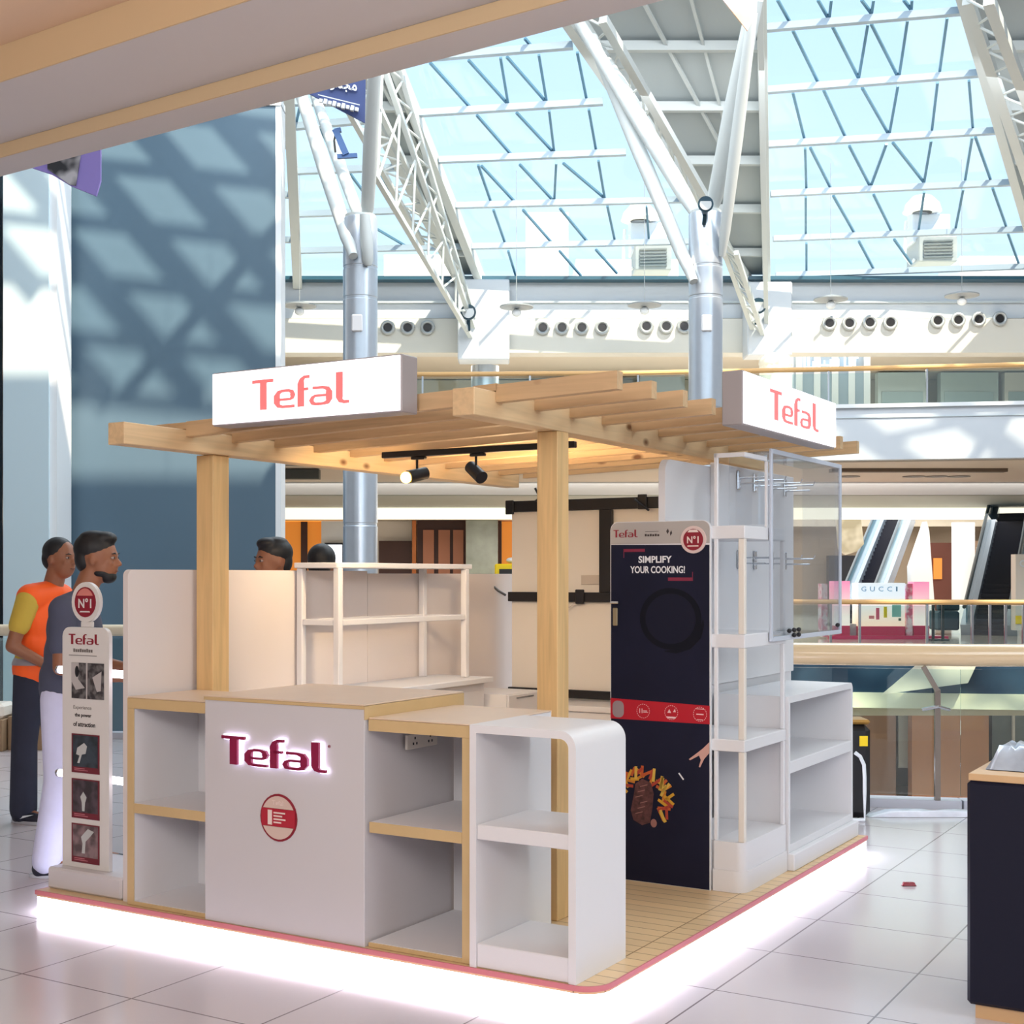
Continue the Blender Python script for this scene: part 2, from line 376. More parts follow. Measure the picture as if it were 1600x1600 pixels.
# reception counter
t = thing('reception_counter', 'tall white front counter with glowing backlit letters and a round red badge', 'counter', K(1.45, 0, PZ), 'K')
M_panel = mat('light_grey_laminate', (206, 202, 204), .3)
b = MB().kb(1.03, 1.872, .004, .70, PZ, 1.038, .002); part(t, 'body', b, M_panel)
part(t, 'worktop', MB().kb(1.028, 1.874, 0, .71, 1.044, 1.050, .001), M_top, 'beige worktop')
e = MB(); e.kb(1.028, 1.874, 0, .004, 1.030, 1.0435, 0); e.kb(1.024, 1.0275, 0, .71, .99, 1.0435, 0); part(t, 'edge_band', e, M_tan, 'bare tan edges')
# backlit letters
lw, lh, lx, lz = .55, .118, 1.752, .772
g = MB(); logo(g, K(lx, -.002, lz), XF, ZF, lw, lh, (0, -.008, 0), .085)
part(t, 'letter_backlight', g, glow('letter_glow', (236, 226, 255), 2.6), 'glowing white outline')
g = MB(); logo(g, K(lx, -.0105, lz), XF, ZF, lw, lh, (0, -.014, 0)); part(t, 'lettering', g, mat('burgundy_acrylic', (140, 20, 66), .3), 'burgundy letters')
bd = MB(); front(bd, 1.463, .0035, .568, disc(0, 0, .097), .004); o = part(t, 'badge', bd, M_red, 'round dark red badge')
for a0 in (25, 205):
    bd = MB(); front(bd, 1.463, -.001, .568, [(math.cos(a) * .088, math.sin(a) * .088) for a in [math.radians(a0 + 130 * i / 12) for i in range(13)]], .002)
    part(o, 'badge_field', bd, mat('badge_cream', (214, 188, 176), .4), 'pale field')
bd = MB(); front(bd, 1.463, -.001, .568, [(-.088, -.036), (.088, -.036), (.088, .036), (-.088, .036)], .0025); part(o, 'badge_band', bd, mat('badge_red', (178, 32, 52), .4))
bd = MB(); text(bd, '1', K(1.515, -.0045, .538), XF, ZF, .022, .06, (0, -.002, 0), .02)
for i, w in enumerate((.06, .045, .062, .04)): bd.kb(1.485 - w, 1.485, -.0055, -.0035, .585 - i * .013, .591 - i * .013, 0)
text(bd, 'Tefal', K(1.492, -.0045, .62), XF, ZF, .058, .018, (0, -.001, 0)); part(o, 'badge_print', bd, mat('badge_pale_print', (236, 214, 206), .4))
bd = MB(); text(bd, '®', K(1.205, -.001, .87), XF, ZF, .012, .012, (0, -.002, 0)); part(t, 'trademark_sign', bd, M_red)

# white round-cornered shelf at the front corner
t = thing('display_shelf', 'white open shelf with a rounded top corner at the near corner of the kiosk', 'shelf', K(.32, 0, PZ), 'K')
def arc(cx, cz, r, n=8): return [(cx + r * math.sin(PI / 2 * i / n), cz + r * math.cos(PI / 2 * i / n)) for i in range(n + 1)]
o_ = [(-.538, PZ), (-.538, 1.0)] + arc(-.155, .935, .065) + [(-.09, PZ)]
i_ = [(-.12, PZ)] + arc(-.155, .935, .035)[::-1] + [(-.51, .97), (-.51, PZ)]
b = MB().prism(o_ + i_, (0, .0, 0), XF, ZF, (0, .40, 0)); part(t, 'frame', b, M_white)
part(t, 'shelf', MB().kb(.121, .509, .005, .395, .575, .63), M_white)
b = MB().kb(.121, .509, .005, .395, PZ + .001, .19); part(t, 'plinth', b, M_white)

# left side partition, in two panels
t = thing('side_partition', 'long white chest-high partition along the left side of the kiosk', 'partition', K(2.4, 1.6, PZ), 'K')
M_part = mat('warm_white_laminate', (222, 212, 208), .45)
b = MB().prism(rrect(.05, 1.808, PZ, 1.582, .03, 'd'), (-2.41, 0, 0), YF, ZF, (.03, 0, 0)); part(t, 'panel', b, M_part)
b = MB().prism(rrect(1.812, 3.50, PZ, 1.568, .004, ''), (-2.41, 0, 0), YF, ZF, (.03, 0, 0)); part(t, 'panel', b, M_part)
# ladder-like shelf unit on it
t = thing('open_frame_shelf', 'white open frame shelf standing on the back counter against the side partition', 'shelf', K(2.23, 1.8, .965), 'K')
part(t, 'top_board', MB().kb(2.09, 2.37, 1.17, 2.44, 1.594, 1.622), M_white)
for u, v in ((2.345, 1.20), (2.105, 1.20), (2.345, 2.30), (2.105, 2.385)): part(t, 'post', MB().kb(u - .018, u + .018, v - .018, v + .018, .964, 1.5935), M_white)
for a in ((2.105, 2.105, 1.219, 2.366), (2.345, 2.345, 1.219, 2.281)): part(t, 'rail', MB().kb(a[0] - .015, a[1] + .015, a[2], a[3], 1.30, 1.33), M_white)
for v in (1.2, 2.30): part(t, 'rail', MB().kb(2.124, 2.326, v - .015, v + .015, 1.30, 1.33), M_white)
t = thing('back_counter', 'white back counter with thick worktop along the side partition', 'counter', K(2.2, 1.8, PZ), 'K')
part(t, 'worktop', MB().kb(1.98, 2.378, .80, 2.5, .932, .963), M_white); part(t, 'body', MB().kb(2.02, 2.376, .82, 2.46, PZ, .9315), M_white)
t = thing('drawer_cabinet', 'lower white drawer cabinet at the far end of the back counter', 'cabinet', K(2.1, 2.7, PZ), 'K')
part(t, 'body', MB().kb(1.9, 2.378, 2.51, 2.9, PZ, .86), M_white); d = part(t, 'drawer', MB().kb(1.885, 1.899, 2.515, 2.895, .68, .855), M_white); part(d, 'drawer_handle', MB().kb(1.88, 1.8845, 2.6, 2.8, .83, .84, .001), M_chrome)
t = thing('low_bench', 'low white worktop cabinet below the black rails of the back wall', 'cabinet', K(1.6, 3.1, PZ), 'K')
part(t, 'body', MB().kb(.95, 2.36, 2.92, 3.22, PZ, .74), M_white); part(t, 'worktop', MB().kb(.93, 2.37, 2.905, 3.225, .7405, .775), M_white)
single('storage_box', 'small cream box with rounded edges beside the black poster panel', 'box', MB().kb(.98, 1.3, 1.72, 2.0, PZ, .80, .03), M_whitec, K(1.15, 1.8, PZ), 'K')

# back wall with screen brackets
t = thing('back_wall_panel', 'cream back wall of the kiosk with black screen mounting rails', 'wall panel', K(1.4, 3.25, PZ), 'K')
part(t, 'panel', MB().kb(.54, 2.3, 3.24, 3.27, PZ, 2.03), M_whitec)
for z0, z1 in ((1.965, 2.035), (1.392, 1.452), (.79, .84)): part(t, 'mounting_rail', MB().kb(.56, 2.31, 3.205, 3.239, z0, z1), M_black, 'black rail')
part(t, 'mounting_rail', MB().kb(1.565, 1.65, 3.205, 3.239, 1.4525, 1.9645), M_black, 'black upright rail')
for u, z in ((2.29, 1.97), (2.0, 1.97), (1.78, 1.4), (1.35, 1.98)): part(t, 'rail_clamp', MB().kb(u - .03, u + .03, 3.19, 3.2045, z - .02, z + .07, .004), M_black)
part(t, 'cover_plate', MB().kb(1.63, 1.79, 3.232, 3.2395, 1.50, 1.56, .002), mat('grey_plate', (196, 184, 172), .5), 'grey cover plate')
for pts in (((2.32, 3.2, 1.43), (2.36, 3.17, 1.46), (2.4, 3.15, 1.50)), ((2.1, 3.2, 2.03), (2.05, 3.17, 2.05), (2.08, 3.16, 2.11)), ((1.4, 3.2, 2.02), (1.35, 3.17, 1.99), (1.29, 3.16, 1.95))):
    part(t, 'loose_cable', MB().tube([K(*p) for p in pts], .008, 6), M_black)
part(t, 'loose_cable', MB().tube([K(1.82, 3.2, 1.38), K(1.9, 3.18, 1.33), K(1.97, 3.17, 1.24)], .005, 6), mat('grey_cable', (200, 190, 184), .6), 'pale grey cable')
# right partition
t = thing('tall_partition', 'tall white partition with rounded corner behind the black poster', 'partition', K(.5, 2.4, PZ), 'K')
b = MB().prism(rrect(1.63, 3.40, PZ, 2.11, .06, 'd'), (-.52, 0, 0), YF, ZF, (.035, 0, 0)); part(t, 'panel', b, M_white)
part(t, 'face_board', MB().kb(.462, .4845, 2.175, 3.38, 1.0, 2.13), M_white)

# pergola
t = thing('pergola', 'pale pine pergola roof of parallel rafters on two beams over the kiosk', 'pergola', K(1.4, .5, PZ), 'K')
part(t, 'post', MB().kb(.575, .675, .74, .84, PZ, 2.164), M_pinez); part(t, 'post', MB().kb(2.25, 2.355, .45, .56, PZ, 2.119), M_pinez)
part(t, 'beam', MB().kb(.575, .675, .09, 3.2, 2.165, 2.27), M_piney); part(t, 'beam', MB().kb(2.22, 2.32, -.12, 3.2, 2.12, 2.215), M_piney)
for i in range(11):
    v = .27 + .3 * i; r = MB()
    for u0, u1 in ((.05, .5745), (.6755, 2.2195), (2.3205, 2.6)):
        vs = []
        for u in (u1, u0):
            zz = -.028 * (u - .6); zb = 2.228 + zz
            vs += [(-u, v - .024, zb), (-u, v + .024, zb), (-u, v + .024, zb + .068), (-u, v - .024, zb + .068)]
        r.add(vs, [(0, 1, 2, 3), (7, 6, 5, 4), (0, 4, 5, 1), (1, 5, 6, 2), (2, 6, 7, 3), (3, 7, 4, 0)])
    r.bar((-.68, v, 2.285), (-.57, v, 2.288), .048, .028); r.bar((-2.325, v, 2.232), (-2.215, v, 2.233), .048, .03)
    part(t, 'rafter', r, M_pinex)

# lit sign boxes
M_face = glow('sign_face', (252, 250, 255), 1.0); M_logo = glow('sign_letters', (246, 104, 104), .9); M_case = mat('grey_sign_case', (158, 150, 150), .45)
t = thing('lightbox_sign', 'lit white sign box with coral letters on the left front of the pergola', 'sign', K(1.43, .16, 2.2), 'K')
part(t, 'casing', MB().kb(.93, 1.935, .117, .225, 2.2, 2.43, .004), M_case, 'grey casing')
part(t, 'lit_face', MB().kb(.936, 1.929, .109, .1165, 2.206, 2.424, .001), M_face, 'glowing white face')
g = MB(); logo(g, K(1.70, .1085, 2.252), XF, ZF, .515, .128, (0, -.002, 0)); part(t, 'lettering', g, M_logo, 'coral letters')
t = thing('lightbox_sign', 'lit white sign box with coral letters on the right side of the pergola', 'sign', K(0, 1.8, 2.2), 'K')
part(t, 'casing', MB().kb(-.05, .045, 1.25, 2.53, 2.203, 2.438, .004), M_case, 'grey casing')
part(t, 'lit_face', MB().kb(-.0585, -.0505, 1.256, 2.524, 2.209, 2.432, .001), M_face, 'glowing white face')
g = MB(); logo(g, K(-.059, 1.56, 2.26), YF, ZF, .68, .135, (.002, 0, 0)); part(t, 'lettering', g, M_logo, 'coral letters')

# track light
t = thing('track_light', 'black ceiling track with two adjustable spotlights under the pergola rafters', 'lamp', K(1.3, 1.17, 2.2), 'K')
part(t, 'track', MB().kb(.72, 1.80, 1.155, 1.185, 2.135, 2.165, .003), M_black)
for u, aimv, lit in ((1.595, (-.35, -1, -.25), True), (1.255, (.62, -.25, -.42), False)):
    st = MB().kb(u - .05, u + .03, 1.157, 1.183, 2.12, 2.134).cyl(K(u, 1.17, 2.125), K(u, 1.17, 2.06), .006, n=8); a = part(t, 'spot_arm', st, M_black)
    d = Vector(aimv).normalized(); c = Vector(K(u, 1.17, 2.045)); p0 = c - d * .055; p1 = c + d * .055
    hd = MB().cyl(p0, p1, .03, .032, 18); part(t, 'spot_head', hd, M_black)
    if lit: part(t, 'spot_bulb', MB().ell(p1 + d * .012, (.028, .028, .028), 16, 10), glow('warm_bulb', (255, 196, 96), 9), 'glowing warm bulb')
lp = KM() @ Vector(K(1.64, 1.02, 2.02)); la = KM() @ Vector(K(2.4, 1.6, 1.4)); lamp('track_and_fill_spot', 'SPOT', lp, 32, (1, .70, .38), .04, aim=la, angle=2.5, blend=.9)
lp = KM() @ Vector(K(1.1, 1.3, 2.0)); la = KM() @ Vector(K(1.4, 3.2, 1.6)); lamp('track_and_fill_spot', 'SPOT', lp, 34, (1, .74, .46), .04, aim=la, angle=2.2, blend=.9)
lp = KM() @ Vector(K(1.5, 1.9, 1.75)); lamp('track_and_fill_spot', 'SPOT', lp, 48, (1, .66, .34), .08, aim=lp + Vector((0, 0, 1)), angle=2.9, blend=1)  # unseen uplight added for the warm glow under the rafters

# totem with badge
t = thing('sign_totem', 'narrow white upright sign with round red badge on top, left end of kiosk', 'sign', K(2.72, .11, PZ), 'K')
M_tot = mat('totem_white', (222, 218, 214), .35)
b = MB(); front(b, 2.72, .13, 0, rrect(-.155, .155, PZ + .101, 1.315, .045, 'cd'), .02); part(t, 'board', b, M_tot)
b = MB(); b.kb(2.68, 2.755, .112, .128, 1.3155, 1.342); part(t, 'neck', b, M_tot)
b = MB(); front(b, 2.72, .13, 1.432, disc(0, 0, .093), .02); bd = part(t, 'badge', b, M_tot, 'round white badge plate')
b = MB(); front(b, 2.72, .1095, 1.432, disc(0, 0, .07), .002); r_ = part(bd, 'badge_disc', b, M_red, 'dark red disc')
b = MB(); front(b, 2.72, .107, 1.432, [(.06 * math.cos(a), .064 * math.sin(a)) for a in [math.radians(28 + 124 * i / 12) for i in range(13)]], .001); part(bd, 'badge_field', b, mat('badge_pink', (214, 130, 120), .4))
b = MB(); text(b, 'N°1', K(2.763, .1065, 1.405), XF, ZF, .086, .045, (0, -.001, 0), .02); front(b, 2.72, .1065, 1.385, [(-.035, 0), (.035, 0), (.03, .006), (-.03, .006)], .001); part(bd, 'badge_print', b, M_tot)
b = MB(); logo(b, K(2.832, .1095, 1.236), XF, ZF, .20, .048, (0, -.001, 0)); part(t, 'lettering', b, M_red, 'dark red letters')
b = MB(); [b.kb(2.80 - .0145 * q - .011, 2.80 - .0145 * q, .1085, .1095, 1.200, 1.213 + .003 * (q % 3 == 0), 0) for q in range(9)]
part(t, 'small_print', b, mat('grey_print', (120, 112, 108), .5)); b = MB().kb(2.645, 2.83, .1085, .1095, 1.183, 1.186, 0); part(t, 'rule_line', b, mat('grey_print', (120, 112, 108), .5)); b = MB(); text(b, 'Experience', K(2.80, .1095, .93), XF, ZF, .12, .022, (0, -.0005, 0))
part(t, 'slogan_line', b, mat('grey_print', (120, 112, 108), .5), 'grey lettering')
M_dp = mat('dark_print', (60, 50, 50), .5)
b = MB(); text(b, 'the power', K(2.79, .1095, .895), XF, ZF, .11, .022, (0, -.001, 0), .02); part(t, 'slogan_line', b, M_dp, 'dark lettering')
b = MB(); text(b, 'of attraction', K(2.80, .1095, .855), XF, ZF, .145, .022, (0, -.001, 0), .02); part(t, 'slogan_line', b, M_dp, 'dark lettering')
b = MB(); front(b, 2.735, .1095, .15, [(x, z) for x, z in disc(0, 0, .015)], .001); part(t, 'round_icon', b, M_dp, 'small dark round icon')
def photo_mat(name, c0, c1, sc):
    m = bpy.data.materials.new(name); m.use_nodes = True; nt = m.node_tree; bb = nt.nodes['Principled BSDF']
    tt = nt.nodes.new('ShaderNodeTexCoord'); nn = nt.nodes.new('ShaderNodeTexNoise'); nn.inputs['Scale'].default_value = sc; nn.inputs['Detail'].default_value = 2
    rr = nt.nodes.new('ShaderNodeValToRGB'); rr.color_ramp.elements[0].position = .42; rr.color_ramp.elements[0].color = (*lin(c0), 1)
    rr.color_ramp.elements[1].position = .6; rr.color_ramp.elements[1].color = (*lin(c1), 1)
    nt.links.new(tt.outputs['Object'], nn.inputs[0]); nt.links.new(nn.outputs[0], rr.inputs[0]); nt.links.new(rr.outputs[0], bb.inputs['Base Color']); return m
# photograph of two people by a window (black and white)
b = MB().kb(2.597, 2.81, .107, .1095, .985, 1.151, 0); ph = part(t, 'picture', b, photo_mat('dark_photo', (52, 48, 50), (108, 104, 104), 26), 'black and white photograph')
b = MB(); front(b, 2.81, .1065, .985, [(0, .166), (.05, .166), (.05, .12), (.045, .09), (.09, .05), (.03, .04), (0, .08)], .0006)
front(b, 2.70, .1065, .985, [(-.012, 0), (-.004, 0), (-.002, .166), (-.012, .166)], .0006); front(b, 2.66, .1065, .985, [(-.01, .10), (.05, .13), (.045, .04), (.02, .035)], .0006)
part(ph, 'picture_detail', b, mat('photo_grey', (186, 180, 178), .5)); b = MB(); front(b, 2.772, .1055, 1.11, disc(0, 0, .013, .026), .0006); part(ph, 'picture_detail', b, M_black)
for z0, z1, c in ((.641, .821, (44, 52, 60)), (.43, .613, (66, 56, 62)), (.225, .405, (108, 90, 92))):
    b = MB().kb(2.626, 2.81, .107, .1095, z0, z1, 0); ph = part(t, 'picture', b, mat('frame_red%d' % int(z0 * 100), (112, 30, 44), .4), 'dark red framed product picture')
    b = MB().kb(2.635, 2.801, .1062, .1069, z0 + .028, z1 - .006, 0); part(ph, 'picture_field', b, photo_mat('photo%d' % int(z0 * 100), tuple(x * .8 for x in c), tuple(min(255, x * 1.3) for x in c), 14))
    b = MB()
    if z0 > .6: front(b, 2.79, .1061, z0, [(.02, .045), (.035, .045), (.05, .085), (.075, .09), (.085, .125), (.065, .14), (.02, .115), (.012, .085), (.035, .08)], .0005)
    elif z0 > .4: front(b, 2.75, .1061, z0, [(.012, .035), (.028, .035), (.032, .075), (.042, .10), (.02, .125), (0, .10), (.01, .075)], .0005)
    else: front(b, 2.80, .1061, z0, [(.06, .045), (.08, .045), (.085, .10), (.12, .13), (.14, .15), (.10, .16), (.055, .12), (.065, .09)], .0005)
    part(ph, 'picture_detail', b, mat('pale_grey_print', (190, 192, 190), .5))
    b = MB().kb(2.70, 2.79, .1055, .1060, z0 + .010, z0 + .014, 0).kb(2.72, 2.79, .1055, .1060, z0 + .018, z0 + .022, 0); part(ph, 'caption', b, mat('rose_print', (190, 110, 120), .5))
t = thing('sign_plinth', 'low pale plinth under the narrow upright sign', 'plinth', K(2.66, .15, PZ), 'K')
part(t, 'plinth_body', MB().kb(2.425, 2.91, .05, .42, PZ, PZ + .10, .01), M_panel)
b = MB(); b.prism(rrect(.14, .42, PZ + .1, .90, .03, 'cd'), (-2.44, 0, 0), YF, ZF, (.008, 0, 0)); part(t, 'acrylic_panel', b, glass('frosted_acrylic', (.86, .88, .95), .1, .2), 'clear acrylic panel')
for z, zl in ((1.10, 'upper'), (.607, 'lower')):
    tb = MB().tube([K(2.98, .19, z + .006), K(2.445, .19, z - .004)], .018, 12)
    t2 = thing('tube_light', f'short glowing white tube light behind the narrow sign, {zl} of the two', 'lamp', K(2.7, .19, z), 'K', 'tube lights behind the narrow sign')
    part(t2, 'glowing_tube', tb, glow('tube_glow', (250, 244, 255), 7)); part(t2, 'end_cap', MB().cyl(K(2.985, .19, z + .006), K(3.0, .19, z + .006), .019), M_chrome)

# poster panel
t = thing('poster_panel', 'tall black poster panel with white headline, red band and steak picture', 'poster', K(.45, 1.6, PZ), 'K')
VP = 1.59; pu0, pu1 = .24, .755
M_navy = mat('navy_black_print', (24, 25, 46), .6, spec=.2, noise=.18, nscale=3)
b = MB(); front(b, pu1, VP + .02, 0, rrect(0, pu1 - pu0, PZ, 1.812, .04, 'cd'), .02); part(t, 'board', b, M_white)
b = MB(); front(b, pu1, VP - .0002, 0, [(.004, PZ + .002), (pu1 - pu0 - .004, PZ + .002), (pu1 - pu0 - .004, 1.697), (.004, 1.703)], .001); f = part(t, 'print_field', b, M_navy, 'navy black printed field')
b = MB(); front(b, pu1, VP - .0002, 0, rrect(.003, pu1 - pu0 - .003, 1.705, 1.809, .037, 'cd'), .001); hd = part(t, 'header', b, mat('header_grey', (176, 168, 162), .5), 'grey header strip')
b = MB(); logo(b, K(.738, VP - .0015, 1.738), XF, ZF, .128, .036, (0, -.0006, 0)); part(hd, 'header_lettering', b, M_red)
b = MB(); [b.kb(.572 - .013 * q - .010, .572 - .013 * q, VP - .0022, VP - .0015, 1.741, 1.752 - .002 * (q % 2), 0) for q in range(6)]; b.kb(.5, .57, VP - .0022, VP - .0015, 1.763, 1.765, 0)
front(b, .455, VP - .0015, 1.75, [(0, 0), (.008, .012), (.003, .026), (-.006, .014)], .0006); front(b, .44, VP - .0015, 1.742, [(0, 0), (.009, .012), (.005, .026), (-.002, .014)], .0006)
part(hd, 'header_print', b, mat('dark_print', (60, 50, 50), .5))
b = MB(); front(b, .322, VP - .001, 1.722, disc(0, 0, .064), .006); bd = part(t, 'badge', b, mat('badge_rim', (222, 196, 190), .4), 'round badge')
b = MB(); front(b, .322, VP - .0075, 1.722, disc(0, 0, .050), .001); part(bd, 'badge_disc', b, M_red)
b = MB(); text(b, 'N°1', K(.352, VP - .009, 1.705), XF, ZF, .058, .034, (0, -.001, 0), .02); b.kb(.295, .35, VP - .0095, VP - .0086, 1.69, 1.695, 0); front(b, .322, VP - .0086, 1.756, [(-.028, 0), (.028, 0), (.018, .012), (-.018, .012)], .001); part(bd, 'badge_print', b, mat('badge_pale_print', (236, 214, 206), .4))
b = MB(); text(b, 'SIMPLIFY', K(.605, VP - .0015, 1.615), XF, ZF, .172, .033, (0, -.001, 0), .025); text(b, 'YOUR COOKING!', K(.648, VP - .0015, 1.566), XF, ZF, .282, .034, (0, -.001, 0), .02); part(f, 'headline', b, mat('white_print', (232, 230, 232), .5))
b = MB().kb(.572, .68, VP - .0022, VP - .0014, 1.668, 1.682, .0).kb(.33, .452, VP - .0022, VP - .0014, 1.53, 1.546, 0).kb(.326, .329, VP - .0022, VP - .0014, 1.53, 1.572, 0).kb(.681, .684, VP - .0022, VP - .0014, 1.64, 1.682, 0); part(f, 'headline_stroke', b, mat('rose_red_print', (128, 30, 60), .5))
# frying pan picture
b = MB(); front(b, .44, VP - .0014, 1.352, disc(0, 0, .158, .145, 40), .0006); front(b, .44, VP - .0015, 1.352, stroke([(.166 * math.cos(math.radians(a)), .155 * math.sin(math.radians(a)), w) for a, w in ((-100, .004), (-80, .02), (-55, .03), (-30, .03), (-10, .016), (0, .004))]), .0007); pn = part(f, 'pan_picture', b, mat('pan_black', (10, 12, 26), .5, spec=.2), 'black frying pan picture')
b = MB(); front(b, .44, VP - .0022, 1.352, disc(0, 0, .128, .118, 40), .0006); part(pn, 'pan_bowl', b, mat('pan_navy', (22, 23, 42), .5, spec=.2))
# red band with icons
b = MB(); front(b, pu1, VP - .0012, 0, [(.002, .868), (pu1 - pu0 - .002, .868), (pu1 - pu0 - .002, .953), (.002, .966)], .0014); bn = part(f, 'red_band', b, mat('band_red', (184, 14, 38), .45), 'red band')
b = MB(); 
for u in (.58, .435, .29):
    for a0 in range(0, 20): 
        a, c = 2 * PI * a0 / 20, 2 * PI * (a0 + .6) / 20
        front(b, u, VP - .0028, .912, [(.034 * math.cos(a), .034 * math.sin(a)), (.034 * math.cos(c), .034 * math.sin(c)), (.032 * math.cos(c), .032 * math.sin(c)), (.032 * math.cos(a), .032 * math.sin(a))], .0005)
text(b, '11', K(.60, VP - .0028, .902), XF, ZF, .016, .022, (0, -.0005, 0), .03); b.kb(.56, .58, VP - .0034, VP - .0028, .911, .915, 0).kb(.555, .58, VP - .0034, VP - .0028, .905, .908, 0)
front(b, .435, VP - .0028, .885, [(-.026, .008), (.026, .008), (.018, 0), (-.018, 0)], .0006); front(b, .445, VP - .0028, .91, [(-.01, 0), (.01, 0), (0, .018)], .0006); front(b, .42, VP - .0028, .915, [(-.006, 0), (.008, 0), (.004, .016)], .0006)
b.kb(.272, .308, VP - .0034, VP - .0028, .909, .914, 0).kb(.27, .31, VP - .0034, VP - .0028, .935, .938, 0).kb(.275, .305, VP - .0034, VP - .0028, .885, .888, 0)
part(bn, 'band_icon', b, mat('pale_icon_print', (240, 200, 200), .5))
b = MB(); front(b, .712, VP - .0028, .915, rrect(-.03, .03, -.04, .04, .025), .0006); part(bn, 'band_icon', b, mat('grey_icon_print', (150, 132, 136), .5), 'grey round icon')
# steak and chips picture
rnd = random.Random(5); cols = [(196, 120, 36), (206, 152, 40), (186, 84, 36), (168, 60, 40), (210, 170, 70)]
steak = MB(); front(steak, .585, VP - .003, .475, [(x * 1.0, z) for x, z in [(-.045, -.085), (.0, -.105), (.04, -.09), (.052, -.03), (.06, .05), (.045, .10), (.0, .115), (-.035, .09), (-.045, .03), (-.06, -.04)]], .0008)
fd = part(f, 'steak_picture', steak, mat('steak_brown', (84, 48, 48), .6, noise=.5, nscale=45), 'brown grilled steak picture')
for ci in range(5):
    for k in range(9):
        b = MB()
        a = math.radians(-35 + 215 * rnd.random()); r1 = .10 + .035 * rnd.random(); cx = r1 * math.cos(a); cz = r1 * 1.05 * math.sin(a) + .01; th = a + rnd.uniform(-1.2, 1.2); l = .022 + .012 * rnd.random(); w = .007
        dx, dz = math.cos(th), math.sin(th)
        front(b, .58 - cx, VP - .0018 - .0002 * ci, .48 + cz, [(-dx * l - dz * w, -dz * l + dx * w), (dx * l - dz * w, dz * l + dx * w), (dx * l + dz * w, dz * l - dx * w), (-dx * l + dz * w, -dz * l - dx * w)], .0002)
        part(fd, 'chips_picture', b, mat('chip%d' % ci, cols[ci], .6))
b = MB(); front(b, .525, VP - .003, .385, disc(0, 0, .016, .02), .0006)
for k in range(6): front(b, .60 - .012 * (k % 3), VP - .0039, .42 + .026 * k, [(-.02, 0), (.018, .012), (.018, .016), (-.02, .004)], .0003)
part(fd, 'steak_highlight', b, mat('steak_pink', (150, 104, 96), .6))
b = MB(); front(b, .24, VP - .0014, .0, [(-.004, .785), (-.004, .735), (-.03, .705), (-.05, .665), (-.056, .668), (-.046, .70), (-.055, .72), (-.10, .695), (-.106, .70), (-.06, .735), (-.035, .755)], .0006); part(f, 'hand_picture', b, mat('hand_print', (206, 158, 146), .6), 'printed reaching hand')
b = MB(); front(b, .40, VP - .0014, .60, [(0, .03), (.006, .033), (.03, .004), (.024, 0)], .0006); part(f, 'print_mark', b, mat('white_print', (232, 230, 232), .5))
h = thing('door_handle', 'small chrome lever handle on the left edge of the black poster', 'handle', K(.72, VP - .01, 1.38), 'K')
part(h, 'lever', MB().kb(.70, .745, VP - .03, VP - .015, 1.42, 1.432, .003), M_chrome)
part(h, 'lock_plate', MB().kb(.713, .738, VP - .012, VP - .0015, 1.315, 1.40, .003), mat('aged_brass', (176, 160, 130), .3, .9))

# shelving tower to the right of the poster
t = thing('shelving_tower', 'tall white open shelving tower between the black poster and the clear display case', 'shelf', K(.25, 1.9, PZ), 'K')
b = MB().prism(rrect(-.232, -.075, 1.60, 2.17, .06, 'b'), (0, 0, PZ), XF, YF, (0, 0, .10)).kb(.232, .46, 1.625, 2.17, PZ, .2, .002)
part(t, 'plinth', b, M_white)
b = MB().prism(rrect(-.228, -.08, 1.605, 2.165, .04, 'b'), (0, 0, .2005), XF, YF, (0, 0, .13)).kb(.2285, .46, 1.63, 2.165, .2005, .3305, .002); part(t, 'bottom_box', b, M_white)
for z0, z1 in ((.745, .80), (1.222, 1.285), (1.725, 1.785)): part(t, 'shelf', MB().kb(.08, .46, 1.61, 2.165, z0, z1), M_white)
for z0, z1 in ((.331, .7445), (.8005, 1.2215), (1.2855, 1.7245)):
    part(t, 'post', MB().kb(.082, .112, 1.612, 1.642, z0, z1), M_whitec, 'cream corner post'); part(t, 'post', MB().kb(.082, .102, 2.14, 2.163, z0, z1), M_white)
part(t, 'edge_strip', MB().kb(.213, .232, 1.612, 1.63, .331, 2.12), M_white)
b = MB()
for a in ((.08, .232, 1.612, 1.624, 2.10, 2.12), (.08, .092, 1.9, 1.92, 1.7855, 2.0995), (.08, .1, 1.6245, 1.9, 2.10, 2.12)): b.kb(*a, .001)
part(t, 'top_frame', b, M_white)
# clear display case
M_acr = glass('clear_acrylic', (.93, .95, .97), .09)
t = thing('display_case', 'clear acrylic display case hanging on the right side of the shelving tower', 'display case', K(.15, 2.45, 1.24), 'K')
b = MB().kb(.075, .079, 1.925, 3.0, 1.25, 2.15, 0); part(t, 'front_pane', b, M_acr)
part(t, 'side_pane', MB().kb(.0795, .28, 3.0, 3.004, 1.25, 2.15, 0), M_acr); part(t, 'side_pane', MB().kb(.0795, .28, 1.921, 1.925, 1.80, 2.15, 0), M_acr); part(t, 'top_pane', MB().kb(.0795, .28, 1.93, 2.995, 2.146, 2.15, 0), M_acr); part(t, 'bottom_pane', MB().kb(.0795, .28, 1.93, 2.995, 1.25, 1.254, 0), M_acr)
b = MB(); e = .012
for v in (1.925, 3.0): b.kb(.062, .074, v - e, v + e, 1.24, 2.16, .002)
for z in (1.25, 2.15): b.kb(.062, .074, 1.938, 2.987, z - .011, z + .011, .002)
part(t, 'edge_frame', b, mat('satin_acrylic_edge', (196, 202, 214), .25), 'satin edge frame')
